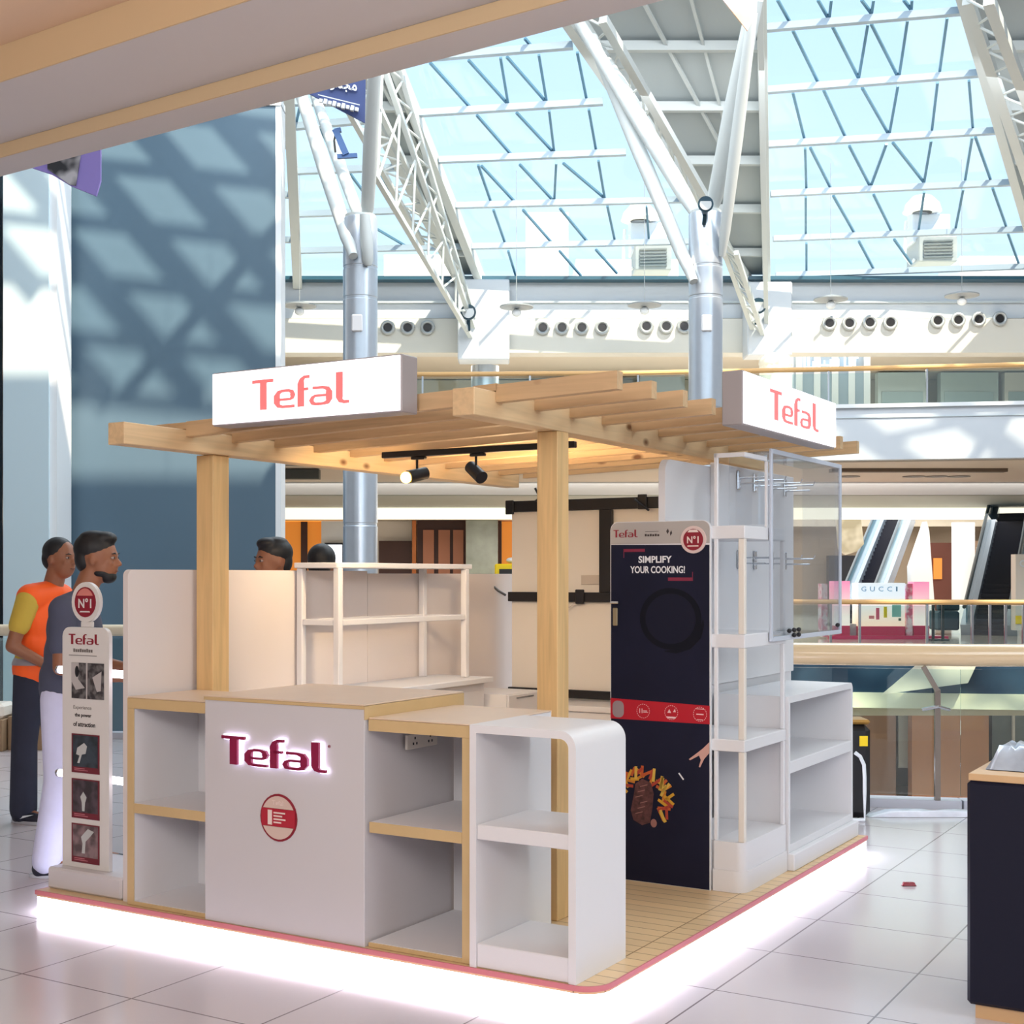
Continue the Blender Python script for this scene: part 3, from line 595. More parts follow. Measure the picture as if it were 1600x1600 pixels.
KN = ['leftmost upper', 'second upper', 'third upper', 'left lower', 'right lower', 'far right single']
for k, (v, z) in enumerate(((2.13, 1.285), (2.2, 1.287), (2.27, 1.287), (2.2, 1.262), (2.27, 1.262), (2.9, 1.29))):
    single('clamp_knob', f'small black clamp knob at the foot of the clear display case, {KN[k]} one', 'knob', MB().ell(K(.05, v, z), (.012, .012, .012), 10, 8).cyl(K(.05, v, z), K(.061, v, z), .006, n=8), M_black, K(.05, v, z), 'K', 'clamp knobs along the foot of the clear case')
# chrome hooks
def hook(u, v, z, label):
    t = thing('display_hook', label, 'hook', K(u, v, z), 'K', 'chrome display hooks of the shelving tower')
    part(t, 'hook_plate', MB().kb(u - .008, u, v - .02, v + .02, z - .05, z + .05, .003), M_chrome)
    part(t, 'hook_arm', MB().tube([K(u - .008, v, z + .01), K(u - .17, v, z + .01), K(u - .18, v, z + .03)], .004, 6).tube([K(u - .008, v, z - .02), K(u - .15, v, z - .02)], .004, 6), M_chrome)
HL = 'chrome display hook in the %s row right of the poster, %s'
for v, w in ((2.50, 'nearest to it'), (2.74, 'second nearest to it'), (3.0, 'second farthest from it'), (3.22, 'farthest from it')):
    hook(.461, v, 2.06, HL % ('upper', w)); hook(.461, v, 1.64, HL % ('lower', w))
# low unit on the right
t = thing('low_shelf_unit', 'low white two-bay shelf unit at the right end of the kiosk', 'shelf', K(.25, 2.7, PZ), 'K')
b = MB().kb(.04, .46, 2.175, 3.25, PZ, .185, .004); part(t, 'plinth', b, M_white)
U0 = .07; o_ = rrect(2.175, 3.24, .186, .958, .03, 'c'); b = MB()
b.prism([(2.175, .186), (2.175, .958)] + arc(3.20, .918, .04) + [(3.24, .186), (3.21, .186)] + arc(3.20, .915, .01)[::-1] + [(2.20, .925), (2.20, .186)], (-.459, 0, 0), YF, ZF, (.459 - U0, 0, 0)).kb(.44, .459, 2.2, 3.21, .186, .9245, 0).kb(U0, .4395, 2.2005, 3.2095, .186, .225, .001)
part(t, 'carcass', b, M_white); part(t, 'shelf', MB().kb(U0, .4395, 2.2005, 3.2095, .575, .635), M_white)
# ================================================================== THE MALL (world frame, camera at the origin looking along +y)
def A(x, y, Y): return Vector(((x - 800) / 2100 * Y, Y, 1.55 + (901 - y) / 2100 * Y))
def bx(mb, xa, xb, ya, yb, Y, d=.3, b=0.0):                     # a box whose front is at depth Y, from photo columns xa..xb and rows ya..yb
    p = A(xa, yb, Y); q = A(xb, ya, Y); return mb.box(p.x, q.x, Y, Y + d, p.z, q.z, b)
M_floor = tiles('floor_tiles', (204, 196, 200), (128, 118, 122), .6, .6, (-.23 + .6, -1.11 + 1.2, 0), .004, .17, .012)
M_floor2 = tiles('far_floor_tiles', (214, 208, 200), (170, 160, 150), .9, .9, (0, 0, 0), .004, .12, .01)
# near floor (kiosk-aligned tiles)
def w2k(p): return KM().inverted() @ Vector((p[0], p[1], 0))
EDGE = [(-14, 13.3), (-8, 13.2), (-3.5, 13.0), (-1.0, 11.2), (.8, 9.9), (2.0, 9.28), (3.0, 9.12), (5, 9.15), (9, 9.4), (17, 10)]
poly = [w2k(p) for p in [(-14, -7), (17, -7)][::1] + EDGE[::-1]]
struct('floor', MB().prism([(p.x, p.y) for p in poly], (0, 0, -.9), XF, YF, (0, 0, .9)), M_floor, 'K')
def strip(mb, pts, z0, z1, th):
    for (x0, y0), (x1, y1) in zip(pts[:-1], pts[1:]):
        d = Vector((x1 - x0, y1 - y0, 0)).normalized(); n = Vector((d.y, -d.x, 0)) * th / 2
        a, c = Vector((x0, y0, 0)), Vector((x1, y1, 0))
        vs = [q + Vector((0, 0, z)) for z in (z0, z1) for q in (a - n, a + n, c + n, c - n)]
        mb.add(vs, [(3, 2, 1, 0), (4, 5, 6, 7), (0, 1, 5, 4), (1, 2, 6, 5), (2, 3, 7, 6), (3, 0, 4, 7)])
    return mb
M_kerb = mat('grey_white_kerb', (196, 196, 206), .4)
M_ng = glass('balustrade_glass', (.84, .92, .92), .10)
M_rail = mat('satin_handrail', (226, 196, 156), .25, .0, coat=.6)
M_rail2 = mat('wooden_handrail', (214, 168, 110), .4)
E2 = [(1.86, 9.22)] + [(x, y - .13) for x, y in EDGE[6:]]
t = thing('glass_balustrade', 'near glass balustrade with thick cream handrail at the void edge right of the kiosk', 'balustrade', (3, 9.0, 0))
part(t, 'kerb', strip(MB(), [(x, y) for x, y in E2], 0.0, .06, .14), M_kerb)
part(t, 'glass_panel', strip(MB(), E2, .08, .93, .014), M_ng)
part(t, 'handrail', MB().tube([(x, y - .02, 1.025) for x, y in E2], .075, 14), M_rail, 'thick cream handrail')
for px in (1462,):
    X = 2.835; y = 8.99
    part(t, 'post', MB().bar((X, y - .03, 0.06), (X, y - .03, .80), .036, .03).bar((X, y - .03, .79), (X - .09, y - .02, .95), .034, .03), mat('brownish_steel', (168, 156, 146), .25, .9), 'steel post')
    part(t, 'glass_clamp', MB().tube([(X - .09, y, .66), (X, y - .05, .685), (X + .09, y, .66)], .012, 8), M_chrome)
part(t, 'post', MB().bar((6.5, 9.07, .06), (6.5, 9.07, .95), .05, .03), M_chrome, 'steel post')
E3 = [(x, y - .12) for x, y in EDGE[:4]]
t = thing('glass_balustrade', 'glass balustrade with pale wooden handrail at the far left behind the men', 'balustrade', (-6, 13.0, 0))
part(t, 'kerb', strip(MB(), E3, 0, .06, .14), M_kerb); part(t, 'glass_panel', strip(MB(), E3, .08, .96, .014), M_ng)
part(t, 'handrail', MB().tube([(x, y, 1.035) for x, y in E3], .055, 12), mat('pale_wood_rail', (226, 212, 186), .4))

# gallery ceiling over the viewer, stepping down towards the void
e = Vector((-.832, .5547, 0)); n = Vector((.5547, .832, 0))
sec = [(-12, 3.83), (3.58, 3.83), (3.58, 3.668), (4.09, 3.668), (4.09, 3.6), (4.276, 3.6), (4.276, 5.0), (-12, 5.0)]
M_ceil = mat('gallery_ceiling_paint', (206, 202, 202), .7)
struct('ceiling', MB().prism(sec, e * -13, n, ZF, e * 26), M_ceil)
M_step = mat('warm_lit_step_tan', (214, 186, 146), .7); o0 = e * -13  # warm cove light is put into the tan of the step faces
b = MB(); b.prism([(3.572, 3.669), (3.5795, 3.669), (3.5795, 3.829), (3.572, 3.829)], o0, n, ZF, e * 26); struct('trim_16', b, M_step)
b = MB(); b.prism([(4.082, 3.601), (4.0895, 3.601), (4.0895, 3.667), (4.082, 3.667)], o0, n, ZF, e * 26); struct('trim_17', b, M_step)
b = MB(); b.prism([(-11, 3.822), (3.571, 3.822), (3.571, 3.8295), (-11, 3.8295)], o0, n, ZF, e * 26); struct('ceiling_warm_lit', b, mat('warm_lit_peach', (232, 200, 168), .7))  # warm light on the upper ceiling is put into its peach colour
for k, (a, c) in enumerate(((-1.6, 2.0), (1.2, 1.0), (-3.2, -1.5), (2.6, -.8), (0, -3))):
    p = n * c - e * a; lb = ['second', 'rightmost', 'leftmost', 'third', 'rearmost'][k]
    single('ceiling_fill_disc', f'round added fill disc in the near gallery ceiling, {lb} one', 'lamp', MB().cyl((p.x, p.y, 3.80), (p.x, p.y, 3.8215), .09), glow('fill_disc_glow', (255, 232, 208), 5), (p.x, p.y, 3.8), group='added fill discs of the near gallery ceiling')  # unseen glowing discs, added to go with the gallery fill
M_back = mat('back_wall_paint', (188, 182, 180), .7)
struct('wall_back', MB().box(-14, 17, -7.3, -7, -.9, 5), M_back)
struct('wall_left', MB().box(-16.3, -16, -7, 60, -5, 9.3).box(-16.3, -16, -7, 36, 9.3, 22), M_back)
struct('wall_right', MB().box(20, 20.3, -7, 60, -5, 9.3).box(20, 20.3, -7, 36, 9.3, 22), M_back)
struct('wall_far', MB().box(-16, 20, 60, 60.3, -5, 9.3), M_cream)
struct('floor_lower', MB().box(-16, 20, -7, 60, -5.3, -5), mat('lower_floor', (186, 172, 160), .3))
struct('wall_void', MB().box(-16, 20, 5.5, 5.8, -5, -.9), M_back)

# blue hoarding wall and pale pier on the left
M_blue = mat('matt_blue_wall', (84, 108, 126), .5, noise=.03, nscale=.6)
struct('wall_blue', MB().box(A(83, 0, 24).x, A(430, 0, 24).x, 24, 24.4, -5, 9.95), M_blue)
b = MB(); bx(b, 430.5, 439, 163, 1350, 24, .45); b.box(A(83, 0, 24).x, A(439, 0, 24).x, 23.97, 24.45, 9.96, 10.1); struct('trim_1', b, M_wall)
b = MB(); bx(b, 5, 76, -60, 1350, 23, .8); struct('wall_pier', b, mat('pale_blue_paint', (196, 216, 226), .5)); b = MB(); bx(b, 76.5, 89, -60, 1350, 23.05, .75); struct('trim_2', b, M_wall)
b = MB(); b.box(-15.9, A(4, 0, 26).x, 26, 26.3, -5, 11); struct('wall_dark', b, mat('dark_shop_glass', (28, 40, 52), .15))

# ---------------- skylight roof
def roofY(x, y, off=0): return (21.65 + off) / ((901 - y) / 2100 + .381)
def R(x, y, off=0): return A(x, y, roofY(x, y, off))
def onroof(p, q, Y, off=0):                                      # point of the line p-q (both on the roof plane) at depth Y
    f = (Y - p.y) / (q.y - p.y); r = p + (q - p) * f; return r + Vector((0, 0, off))
B = dict(a=(R(465, 437), R(452, 150)), bl=(R(702, 402), R(592, 190)), br=(R(752, 437), R(622, 109)), cl=(R(1160, 425), R(897, 40)), cr=(R(1198, 432), R(1190, 0)), dl=(R(1622, 402), R(1507, 0)), dr=(R(1720, 400), R(1800, 60)))
RID = 17.0; WE = 24.5
def P_(k, Y, off=0): return onroof(B[k][0], B[k][1], Y, off)
M_sky = glass('skylight_glass', (.88, .97, 1.0), .05); M_pur = mat('pale_steel_purlin', (160, 178, 194), .35, .2); M_bar = mat('slim_glazing_bar', (96, 140, 168), .35, .3)
M_roofp = mat('roof_panel', (176, 184, 186), .6)
px_pur = {1: [((458, 198), (595, 186)), ((458, 268), (640, 261)), ((462, 335), (690, 327)), ((462, 392), (735, 385)), ((466, 436), (765, 437))],
          2: [((640, 92), (895, 71)), ((655, 177), (942, 159)), ((686, 250), (978, 238)), ((712, 321), (1072, 312)), ((737, 385), (1135, 376)), ((750, 437), (1168, 436))],
          3: [((1193, 44), (1508, 17)), ((1197, 141), (1538, 114)), ((1200, 226), (1565, 204)), ((1204, 303), (1586, 285)), ((1208, 373), (1606, 358)), ((1212, 430), (1640, 415))]}
bars = {1: [((540, 262), (568, 300)), ((545, 332), (640, 388)), ((585, 265), (612, 300)), ((470, 160), (462, 195)), ((500, 200), (520, 240))],
        2: [((672, 98), (734, 167)), ((732, 94), (794, 163)), ((782, 90), (794, 162)), ((792, 89), (853, 159)), ((842, 86), (854, 158)), ((902, 82), (917, 157)),
            ((745, 180), (801, 244)), ((807, 176), (865, 238)), ((858, 173), (866, 238)), ((920, 171), (932, 238)), ((747, 258), (767, 315)), ((752, 259), (804, 315)), ((812, 257), (864, 313)), ((869, 255), (866, 313)), ((880, 255), (944, 309)), ((935, 251), (945, 310)),
            ((771, 328), (789, 379)), ((817, 328), (862, 379)), ((875, 326), (919, 379)), ((949, 322), (961, 377)), ((1010, 322), (1014, 377)), ((794, 392), (806, 431)), ((874, 392), (908, 431)), ((931, 390), (964, 427)), ((820, 60), (835, 78))],
        3: [((1215, 0), (1234, 34)), ((1278, 0), (1293, 26)), ((1299, 0), (1296, 26)), ((1346, 0), (1361, 20)), ((1365, 0), (1362, 20)), ((1412, 0), (1423, 14)), ((1425, 0), (1424, 14)),
            ((1239, 48), (1278, 128)), ((1301, 42), (1341, 121)), ((1356, 38), (1342, 121)), ((1361, 37), (1402, 118)), ((1418, 32), (1405, 118)), ((1480, 28), (1468, 113)), ((1239, 145), (1257, 217)), ((1287, 141), (1321, 214)), ((1347, 137), (1387, 207)), ((1403, 134), (1390, 207)), ((1465, 129), (1456, 204)), ((1514, 126), (1520, 200)),
            ((1258, 232), (1260, 297)), ((1266, 231), (1298, 294)), ((1327, 228), (1359, 290)), ((1385, 225), (1361, 290)), ((1395, 223), (1443, 284)), ((1455, 220), (1444, 284)), ((1519, 215), (1508, 281)), ((1524, 214), (1548, 281)),
            ((1259, 308), (1259, 365)), ((1302, 306), (1335, 364)), ((1365, 304), (1393, 361)), ((1444, 300), (1435, 361)), ((1505, 296), (1493, 357)), ((1551, 294), (1572, 353)), ((1260, 380), (1260, 423)), ((1342, 377), (1365, 420)), ((1397, 374), (1424, 412)), ((1575, 365), (1592, 412))]}
for k, (l, r) in {1: ('a', 'bl'), 2: ('br', 'cl'), 3: ('cr', 'dl')}.items():
    w = thing('window_%d' % k, None, None, P_(l, 36)); meta(w, kind='structure')
    ps = [P_(l, 35.95), P_(r, 35.95), P_(r, WE), P_(l, WE)]
    part(w, 'glass_pane', MB().add([p + Vector((0, 0, .12)) for p in ps], [(0, 1, 2, 3)]), M_sky)
    for (x0, y0), (x1, y1) in px_pur[k]: part(w, 'purlin', MB().bar(R(x0, y0), R(x1, y1), .16, .14), M_pur)
    for Y in ((24.7,) if k > 1 else (29.5, 27.8, 26, 24.7)):
        part(w, 'purlin', MB().bar(P_(l, Y), P_(r, Y), .16, .14), M_pur)
    for (x0, y0), (x1, y1) in bars[k]: part(w, 'glazing_bar', MB().bar(R(x0, y0, .08), R(x1, y1, .08), .055, .05), M_bar)
for l, r in (('bl', 'br'), ('cl', 'cr'), ('dl', 'dr')):
    c = thing('ceiling_panel', None, None, P_(l, 36)); c.name = {'bl': 'ceiling_west', 'cl': 'ceiling_middle', 'dl': 'ceiling_east'}[l]; BASE[c.name] = Vector(P_(l, 36)); meta(c, kind='structure')
    ps = [P_(l, 36), P_(r, 36), P_(r, WE), P_(l, WE)]
    part(c, 'roof_panel', MB().add([p + Vector((0, 0, .15)) for p in ps] + [p + Vector((0, 0, .4)) for p in ps], [(0, 1, 2, 3), (7, 6, 5, 4), (0, 4, 5, 1), (1, 5, 6, 2), (2, 6, 7, 3), (3, 7, 4, 0)]), M_roofp)
    for i in range(6):
        Y = 34.8 - 1.72 * i
        part(c, 'panel_rib', MB().bar(P_(l, Y), P_(r, Y), .15, .2), M_truss)
    part(c, 'panel_brace', MB().bar(P_(l, 26) * .6 + P_(r, 26) * .4, P_(l, 31.5) * .35 + P_(r, 31.5) * .65, .07), M_truss)
    part(c, 'panel_brace', MB().bar(P_(l, 25) * .35 + P_(r, 25) * .65, P_(l, 31.5) * .3 + P_(r, 31.5) * .7, .06), M_truss)
    for kk in (l, r): part(c, 'edge_beam', MB().bar(P_(kk, 36, -.05), P_(kk, WE, -.05), .2, .34), M_truss)
# unseen upper roof: glazed lattice shaped for the sun pattern, added solid roof blocking sun
b = MB(); rz = 23.2 - .381 * RID; NE = 16.1
def FS(x, Y): return Vector((x, Y, 23.2 - .381 * Y))
def NS(x, Y): return Vector((x, Y, rz - (RID - Y) * .38))
g = MB().add([FS(-16, WE) + Vector((0, 0, .2)), FS(20, WE) + Vector((0, 0, .2)), FS(20, RID) + Vector((0, 0, .2)), FS(-16, RID) + Vector((0, 0, .2))], [(0, 1, 2, 3)])
w = thing('window_4', None, None, FS(-16, RID)); meta(w, kind='structure'); part(w, 'glass_pane', g, M_sky)
for i in range(11): part(w, 'purlin', MB().bar(FS(-16, WE + .9 - .74 * i), FS(20, WE - 1.8 - .74 * i), .11, .10), M_pur)
for i in range(31):
    x = -29.0 + 1.6 * i; L_ = WE - RID; f0 = max(0, (-16 - x) / (1.8 * L_)); f1 = min(1, (20 - x) / (1.8 * L_))
    if f1 - f0 > .05: part(w, 'glazing_bar', MB().bar(FS(x + 1.8 * L_ * f0, WE - L_ * f0), FS(x + 1.8 * L_ * f1, WE - L_ * f1), .24, .18), M_pur)
for i in range(6): x = -15.5 + 6.5 * i; part(w, 'glazing_bar', MB().bar(FS(min(x + 4.4, 20), WE), FS(x, RID), .16, .16), M_pur)
struct('ceiling_sun_block', MB().add([(-16, -7, 11.6), (20, -7, 11.6), (20, NE, NS(0, NE).z + .1), (-16, NE, NS(0, NE).z + .1)] + [(-16, -7, 12), (20, -7, 12), (20, NE, NS(0, NE).z + .5), (-16, NE, NS(0, NE).z + .5)], [(3, 2, 1, 0), (4, 5, 6, 7), (0, 1, 5, 4), (1, 2, 6, 5), (2, 3, 7, 6), (3, 0, 4, 7)]), M_wall)  # unseen solid roof, added to keep the sun off the kiosk
w = thing('window_5', None, None, P_('a', 36)); meta(w, kind='structure')
lw_ = [Vector((-16, 36, P_('a', 36).z)), P_('a', 36), P_('a', WE), Vector((-16, WE, 23.2 - .381 * WE))]
part(w, 'glass_pane', MB().add([p + Vector((0, 0, .12)) for p in lw_], [(0, 1, 2, 3)]), M_sky)
for i in range(7):
    Y = 36 - 1.72 * i; part(w, 'purlin', MB().bar(Vector((-16, Y, 23.2 - .381 * Y)), P_('a', Y), .16, .14), M_pur)
for i in range(9):
    x0 = -15 + 1.1 * i; part(w, 'glazing_bar', MB().bar(Vector((x0, 36, 9.5)), Vector((x0 - .6, WE, 23.2 - .381 * WE)), .07, .06), M_bar)
part(w, 'mullion', MB().bar(P_('a', 36, -.1), P_('a', WE, -.1), .24, .3), M_truss)

# ---------------- columns with branching struts
def column(px0, px1, ytop, Y, label, struts, seams):
    c = A((px0 + px1) / 2, ytop, Y); r = (px1 - px0) / 2100 * Y / 2; zt = c.z
    t = thing('steel_column', label, 'column', (c.x, Y, -5))
    prof = [(r, -5)]
    for s in sorted(A(0, s, Y).z for s in seams): prof += [(r, s - .03), (r * .97, s - .02), (r * .97, s + .02), (r, s + .03)]
    prof += [(r, zt - .02), (r * .97, zt)]
    part(t, 'shaft', MB().lathe((c.x, Y, 0), prof, 40), M_steel, 'shiny silver shaft', smooth=25)
    part(t, 'cap_plate', MB().cyl((c.x, Y, zt), (c.x, Y, zt + .05), r * .9, n=32), M_truss)
    p = A((px0 + px1) / 2 - 2, 510, Y); bx_ = MB().box(p.x - .09, p.x + .09, Y - r - .03, Y - r + .02, p.z - .14, p.z + .14, .02)
    part(t, 'junction_box', bx_, M_white, 'small white box')
    for (x0, y0, Ya), (x1, y1, Yb), w_ in struts: part(t, 'strut', MB().tube([A(x0, y0, Ya), A(x0, y0, Ya) * .9 + A(x1, y1, Yb) * .1, A(x0, y0, Ya) * .5 + A(x1, y1, Yb) * .5, A(x1, y1, Yb)], [w_ * .28, w_ * .45, w_ * .52, w_ * .42], 14), M_truss, 'white branching strut')
    return t
column(536, 590, 342, 22, 'silver column on the left with white branching struts, behind the left sign box', [((552, 400, 21.6), (468, 140, 24), .26), ((562, 342, 22), (492, 150, 26), .22), ((573, 345, 22), (586, 105, 20.5), .24), ((575, 415, 21.7), (570, 335, 21.6), .2)], (420, 468, 640, 820))
column(1076, 1129, 335, 22.6, 'silver column on the right with white branching struts, behind the right sign box', [((1084, 440, 22.3), (925, 60, 25), .26), ((1090, 335, 22.6), (915, 40, 27), .24), ((1112, 335, 22.6), (1180, 0, 21), .3), ((1128, 400, 22.4), (1176, 20, 20.8), .2), ((1085, 335, 22.6), (905, 35, 24.8), .24)], (418, 466, 640))
# lattice trusses
def truss(label, chords, yd, webs, w_=.11):
    t = thing('roof_truss', label, 'truss', chords[0][0])
    for p, q in chords: part(t, 'chord', MB().bar(p, q, w_, w_), M_truss)
    m = MB()
    for i, j, nn in webs:
        p0, q0 = chords[i]; p1, q1 = chords[j]
        for k in range(nn):
            a = p0 + (q0 - p0) * (k / nn); b_ = p1 + (q1 - p1) * ((k + .5) / nn); c_ = p0 + (q0 - p0) * ((k + 1) / nn)
            m.tube([a, b_], .028, 6); m.tube([b_, c_], .028, 6)
    part(t, 'lattice_web', m, M_truss); return t
truss('white lattice roof truss landing on the white block above the left sign box', [(A(748, 535, 35.6), A(598, 100, 27.5)), (A(752, 535, 35.9), A(622, 100, 28.2)), (A(740, 533, 35.3), A(575, 255, 27))], 0, [(0, 1, 11), (0, 2, 7)])
truss('white lattice roof truss landing on the white block beside the right sign box', [(A(1198, 535, 35.8), A(1188, 0, 26)), (A(1180, 525, 35.5), A(1120, 360, 30)), (A(1196, 535, 35.5), A(1150, 395, 31))], 0, [(1, 2, 6)])
truss('white lattice roof truss at the left beside the dark blue banner', [(A(700, 400, 34), A(560, 100, 26)), (A(660, 380, 33), A(515, 120, 25.4))], 0, [(0, 1, 9)])
truss('white lattice roof truss running up beside the right column struts', [(A(1165, 430, 35), A(900, 20, 25.5)), (A(1120, 340, 31), A(942, 30, 25))], 0, [(0, 1, 12)], .16)
truss('white lattice roof truss at the upper right corner of the skylight', [(A(1640, 380, 33), A(1512, 0, 25.5)), (A(1690, 380, 33), A(1545, 0, 24.6))], 0, [(0, 1, 12)], .2)

# ---------------- far upper gallery
FE = [(-9, 30.4), (-2, 30.1), (2.8, 29.9), (6.9, 29.35), (11, 28.7), (14, 28.2), (20, 27.5)]
M_fas = mat('white_fascia', (204, 211, 219), .45)
b = MB(); bx(b, 380, 1800, 437, 497, 36, .5); struct('wall_bulkhead', b, M_fas)
b = MB(); bx(b, 380, 1800, 497.5, 551, 35.8, .7); struct('wall_bulkhead_lower', b, mat('pale_cream_bulkhead', (208, 207, 200), .5))
b = MB(); bx(b, 380, 1800, 431, 436.5, 35.6, .9); struct('trim_3', b, mat('dark_gutter', (40, 84, 104), .4))
b = MB(); bx(b, 380, 1800, 470, 473, 35.9, .09); struct('trim_4', b, mat('grey_reveal', (190, 200, 206), .5))
struct('ceiling_upper', MB().box(-16, 20, 36.6, 48, 8.6, 8.65), mat('upper_ceiling', (214, 206, 190), .6))
struct('ceiling_roof', MB().box(-16, 20, 36.6, 60, 9.3, 9.5), M_cream)
for xa, xb, ya, yb, lab in ((715, 796, 436, 562, 'left'), (1168, 1238, 440, 555, 'right')):
    b = MB(); bx(b, xa, xb, ya, yb, 35.0, .79, .03)
    single('truss_block', f'big white block carrying a roof truss on the far wall, {lab} of the two', 'block', b, M_fas, A((xa + xb) / 2, yb, 35.4))
b = MB(); c = A(757, 563, 35.9); single('steel_column', 'short silver column under the left white truss block', 'column', MB().cyl((c.x, 36.6, 5.25), (c.x, 36.6, c.z - .05), .38, n=28), M_steel, (c.x, 36.6, 5.25))
# round air nozzles: ring and dark throat
M_noz = mat('grey_nozzle_ring', (176, 180, 182), .4, .4)
xs = [606, 637, 668, 848, 878, 909, 941, 1010, 1041, 1069, 1296, 1327, 1359, 1391, 1465, 1497, 1529, 1562]
ny = [512] * 3 + [512] * 4 + [510] * 3 + [505, 505, 504, 504, 501, 500, 499, 498]
names = {0: 'left of the left truss block', 3: 'between the two silver columns', 7: 'beside the right silver column', 10: 'right of the right truss block', 14: 'at the far right'}
base_n = None
for i, (x, y) in enumerate(zip(xs, ny)):
    p = A(x, y, 35.75); g0 = max(k for k in names if k <= i); lab = ''
    lab = ['first', 'second', 'third', 'fourth'][i - g0] + f' dark air nozzle from left in the row {names[g0]}'
    if base_n is None:
        base_n = thing('air_nozzle', lab, 'nozzle', p, group='round air nozzles in the far bulkhead')
        part(base_n, 'nozzle_ring', MB().tube([(p.x + .155 * math.cos(a), p.y - .02, p.z + .155 * math.sin(a)) for a in [2 * PI * k / 24 for k in range(25)]], .045, 8), M_noz, 'grey ring')
        part(base_n, 'throat', MB().cyl((p.x, p.y - .03, p.z), (p.x, p.y + .03, p.z), .11, n=20), M_black, 'black throat')
    else: dup(base_n, p, lab)
# saucer pendant lamps
base_n = None
for i, (x, y) in enumerate(((468, 478), (807, 480), (1007, 477), (1298, 468), (1503, 462))):
    p = A(x, y, 33.5); lab = ['leftmost', 'second from the left', 'third from the left', 'fourth from the left', 'rightmost'][i] + ' of the grey saucer pendant lamps before the far bulkhead'
    if base_n is None:
        base_n = thing('pendant_lamp', lab, 'lamp', p, group='saucer pendant lamps below the far skylight edge')
        part(base_n, 'saucer', MB().lathe(p, [(.02, .1), (.15, .09), (.42, .02), (.42, -.01), (.2, -.03), (.02, -.04)], 28), mat('grey_saucer', (150, 156, 162), .4)); part(base_n, 'globe', MB().ell(p + Vector((0, 0, -.14)), (.12, .12, .1)), M_wall); part(base_n, 'cable', MB().cyl(p + Vector((0, 0, .1)), p + Vector((0, 0, 3.4)), .008, n=6), M_noz)
    else: dup(base_n, p, lab)
# slab, fascia, upper balustrade
b = MB(); strip(b, FE, 4.08, 5.2, .3); struct('trim_5', b, M_fas); b = MB(); strip(b, [(x, y - .04) for x, y in FE], 5.20, 5.28, .36); struct('trim_6', b, M_wall); b = MB(); strip(b, [(x, y - .16) for x, y in FE], 4.98, 5.0, .03); struct('trim_7', b, mat('grey_reveal', (190, 200, 206), .5))
struct('floor_upper', MB().prism([(x, y + .2) for x, y in FE] + [(20, 60), (-9, 60)], (0, 0, 4.9), XF, YF, (0, 0, .3)), M_floor2)
t = thing('upper_balustrade', 'glass balustrade with golden handrail along the far upper gallery', 'balustrade', (5, 29.6, 5.28))
part(t, 'handrail', MB().tube([(x, y, 6.08) for x, y in FE], .055, 10), M_rail2, 'golden handrail'); part(t, 'glass_panel', strip(MB(), FE, 5.3, 5.98, .02), M_ng)
for (x0, y0), (x1, y1) in zip(FE[:-1], FE[1:]):
    for k in range(2 if x1 - x0 < 6 else 4): 
        f = k / (2 if x1 - x0 < 6 else 4); X, Yq = x0 + (x1 - x0) * f, y0 + (y1 - y0) * f; part(t, 'post', MB().bar((X, Yq - .03, 5.28), (X, Yq - .03, 6.03), .04), M_chrome)
# upper shops
M_shopg = mat('grey_green_shop_glass', (150, 168, 170), .2)
b = MB(); bx(b, 380, 1800, 594, 740, 48, .3); struct('wall_upper_shops', b, mat('upper_shopfront', (196, 188, 172), .5))
t = thing('upper_shop', 'striped grey shopfront with glowing white sign on the far upper gallery', 'shop', A(1300, 645, 40))
b = MB(); bx(b, 1240, 1360, 538, 709.3, 40.05, .5); part(t, 'shop_wall', b, mat('shop_grey', (160, 176, 190), .4))
for xa in (1244, 1272, 1300, 1326, 1350): b = MB(); bx(b, xa, xa + 10, 540, 660, 40, .04); part(t, 'white_stripe', b, M_wall)
b = MB(); p = A(1256, 576, 39.9); [b.box(p.x + a0, p.x + a1, 39.9, 39.95, p.z + z0, p.z + z1) for a0, a1, z0, z1 in ((0, .06, .05, .4), (.12, .18, .05, .36), (.0, .3, .0, .06), (.26, .31, .05, .22), (.45, .5, .05, .3), (.45, .8, .08, .13), (.6, .64, .13, .25), (.78, .83, .02, .28), (.88, 1.05, .08, .13), (1.0, 1.05, .08, .3), (1.2, 1.25, .06, .38), (1.2, 1.42, .03, .09), (1.38, 1.43, .05, .38), (1.5, 1.55, -.05, .36), (1.46, 1.62, .3, .36))]; part(t, 'lit_lettering', b, glow('shop_sign_glow', (215, 240, 255), 1.2), 'glowing white lettering')
for i, (xa, xb, c, nm) in enumerate(((450, 530, (90, 92, 88), 'dark'), (850, 990, (224, 226, 226), 'white'), (1000, 1070, (150, 156, 158), 'grey'), (1372, 1450, (190, 200, 198), 'pale'), (1470, 1560, (170, 184, 182), 'green-grey'), (1570, 1640, (206, 204, 196), 'cream'))):
    b = MB(); bx(b, xa, xb, 604 if xa < 1000 else 582, 734.2, 46, .4); t = thing('upper_shop', f'{nm} shopfront seen through the upper glass balustrade', 'shop', A(xa, 672, 46)); part(t, 'shop_wall', b, mat('upshop%d' % i, c, .3)); b = MB(); bx(b, xa + 6, xb - 8, 612, 725, 45.95, .03); part(t, 'shop_window', b, M_shopg)
b = MB(); c = A(1212, 600, 33); single('dome_light', 'cream dome-shaped lantern under the right truss block', 'lamp', MB().ell((c.x, 33, A(0, 562, 33).z - .1), (.42, .42, .28)).cyl((c.x, 33, 5.2), (c.x, 33, A(0, 570, 33).z), .40), mat('cream_globe', (236, 228, 208), .4), (c.x, 33, 5.2))
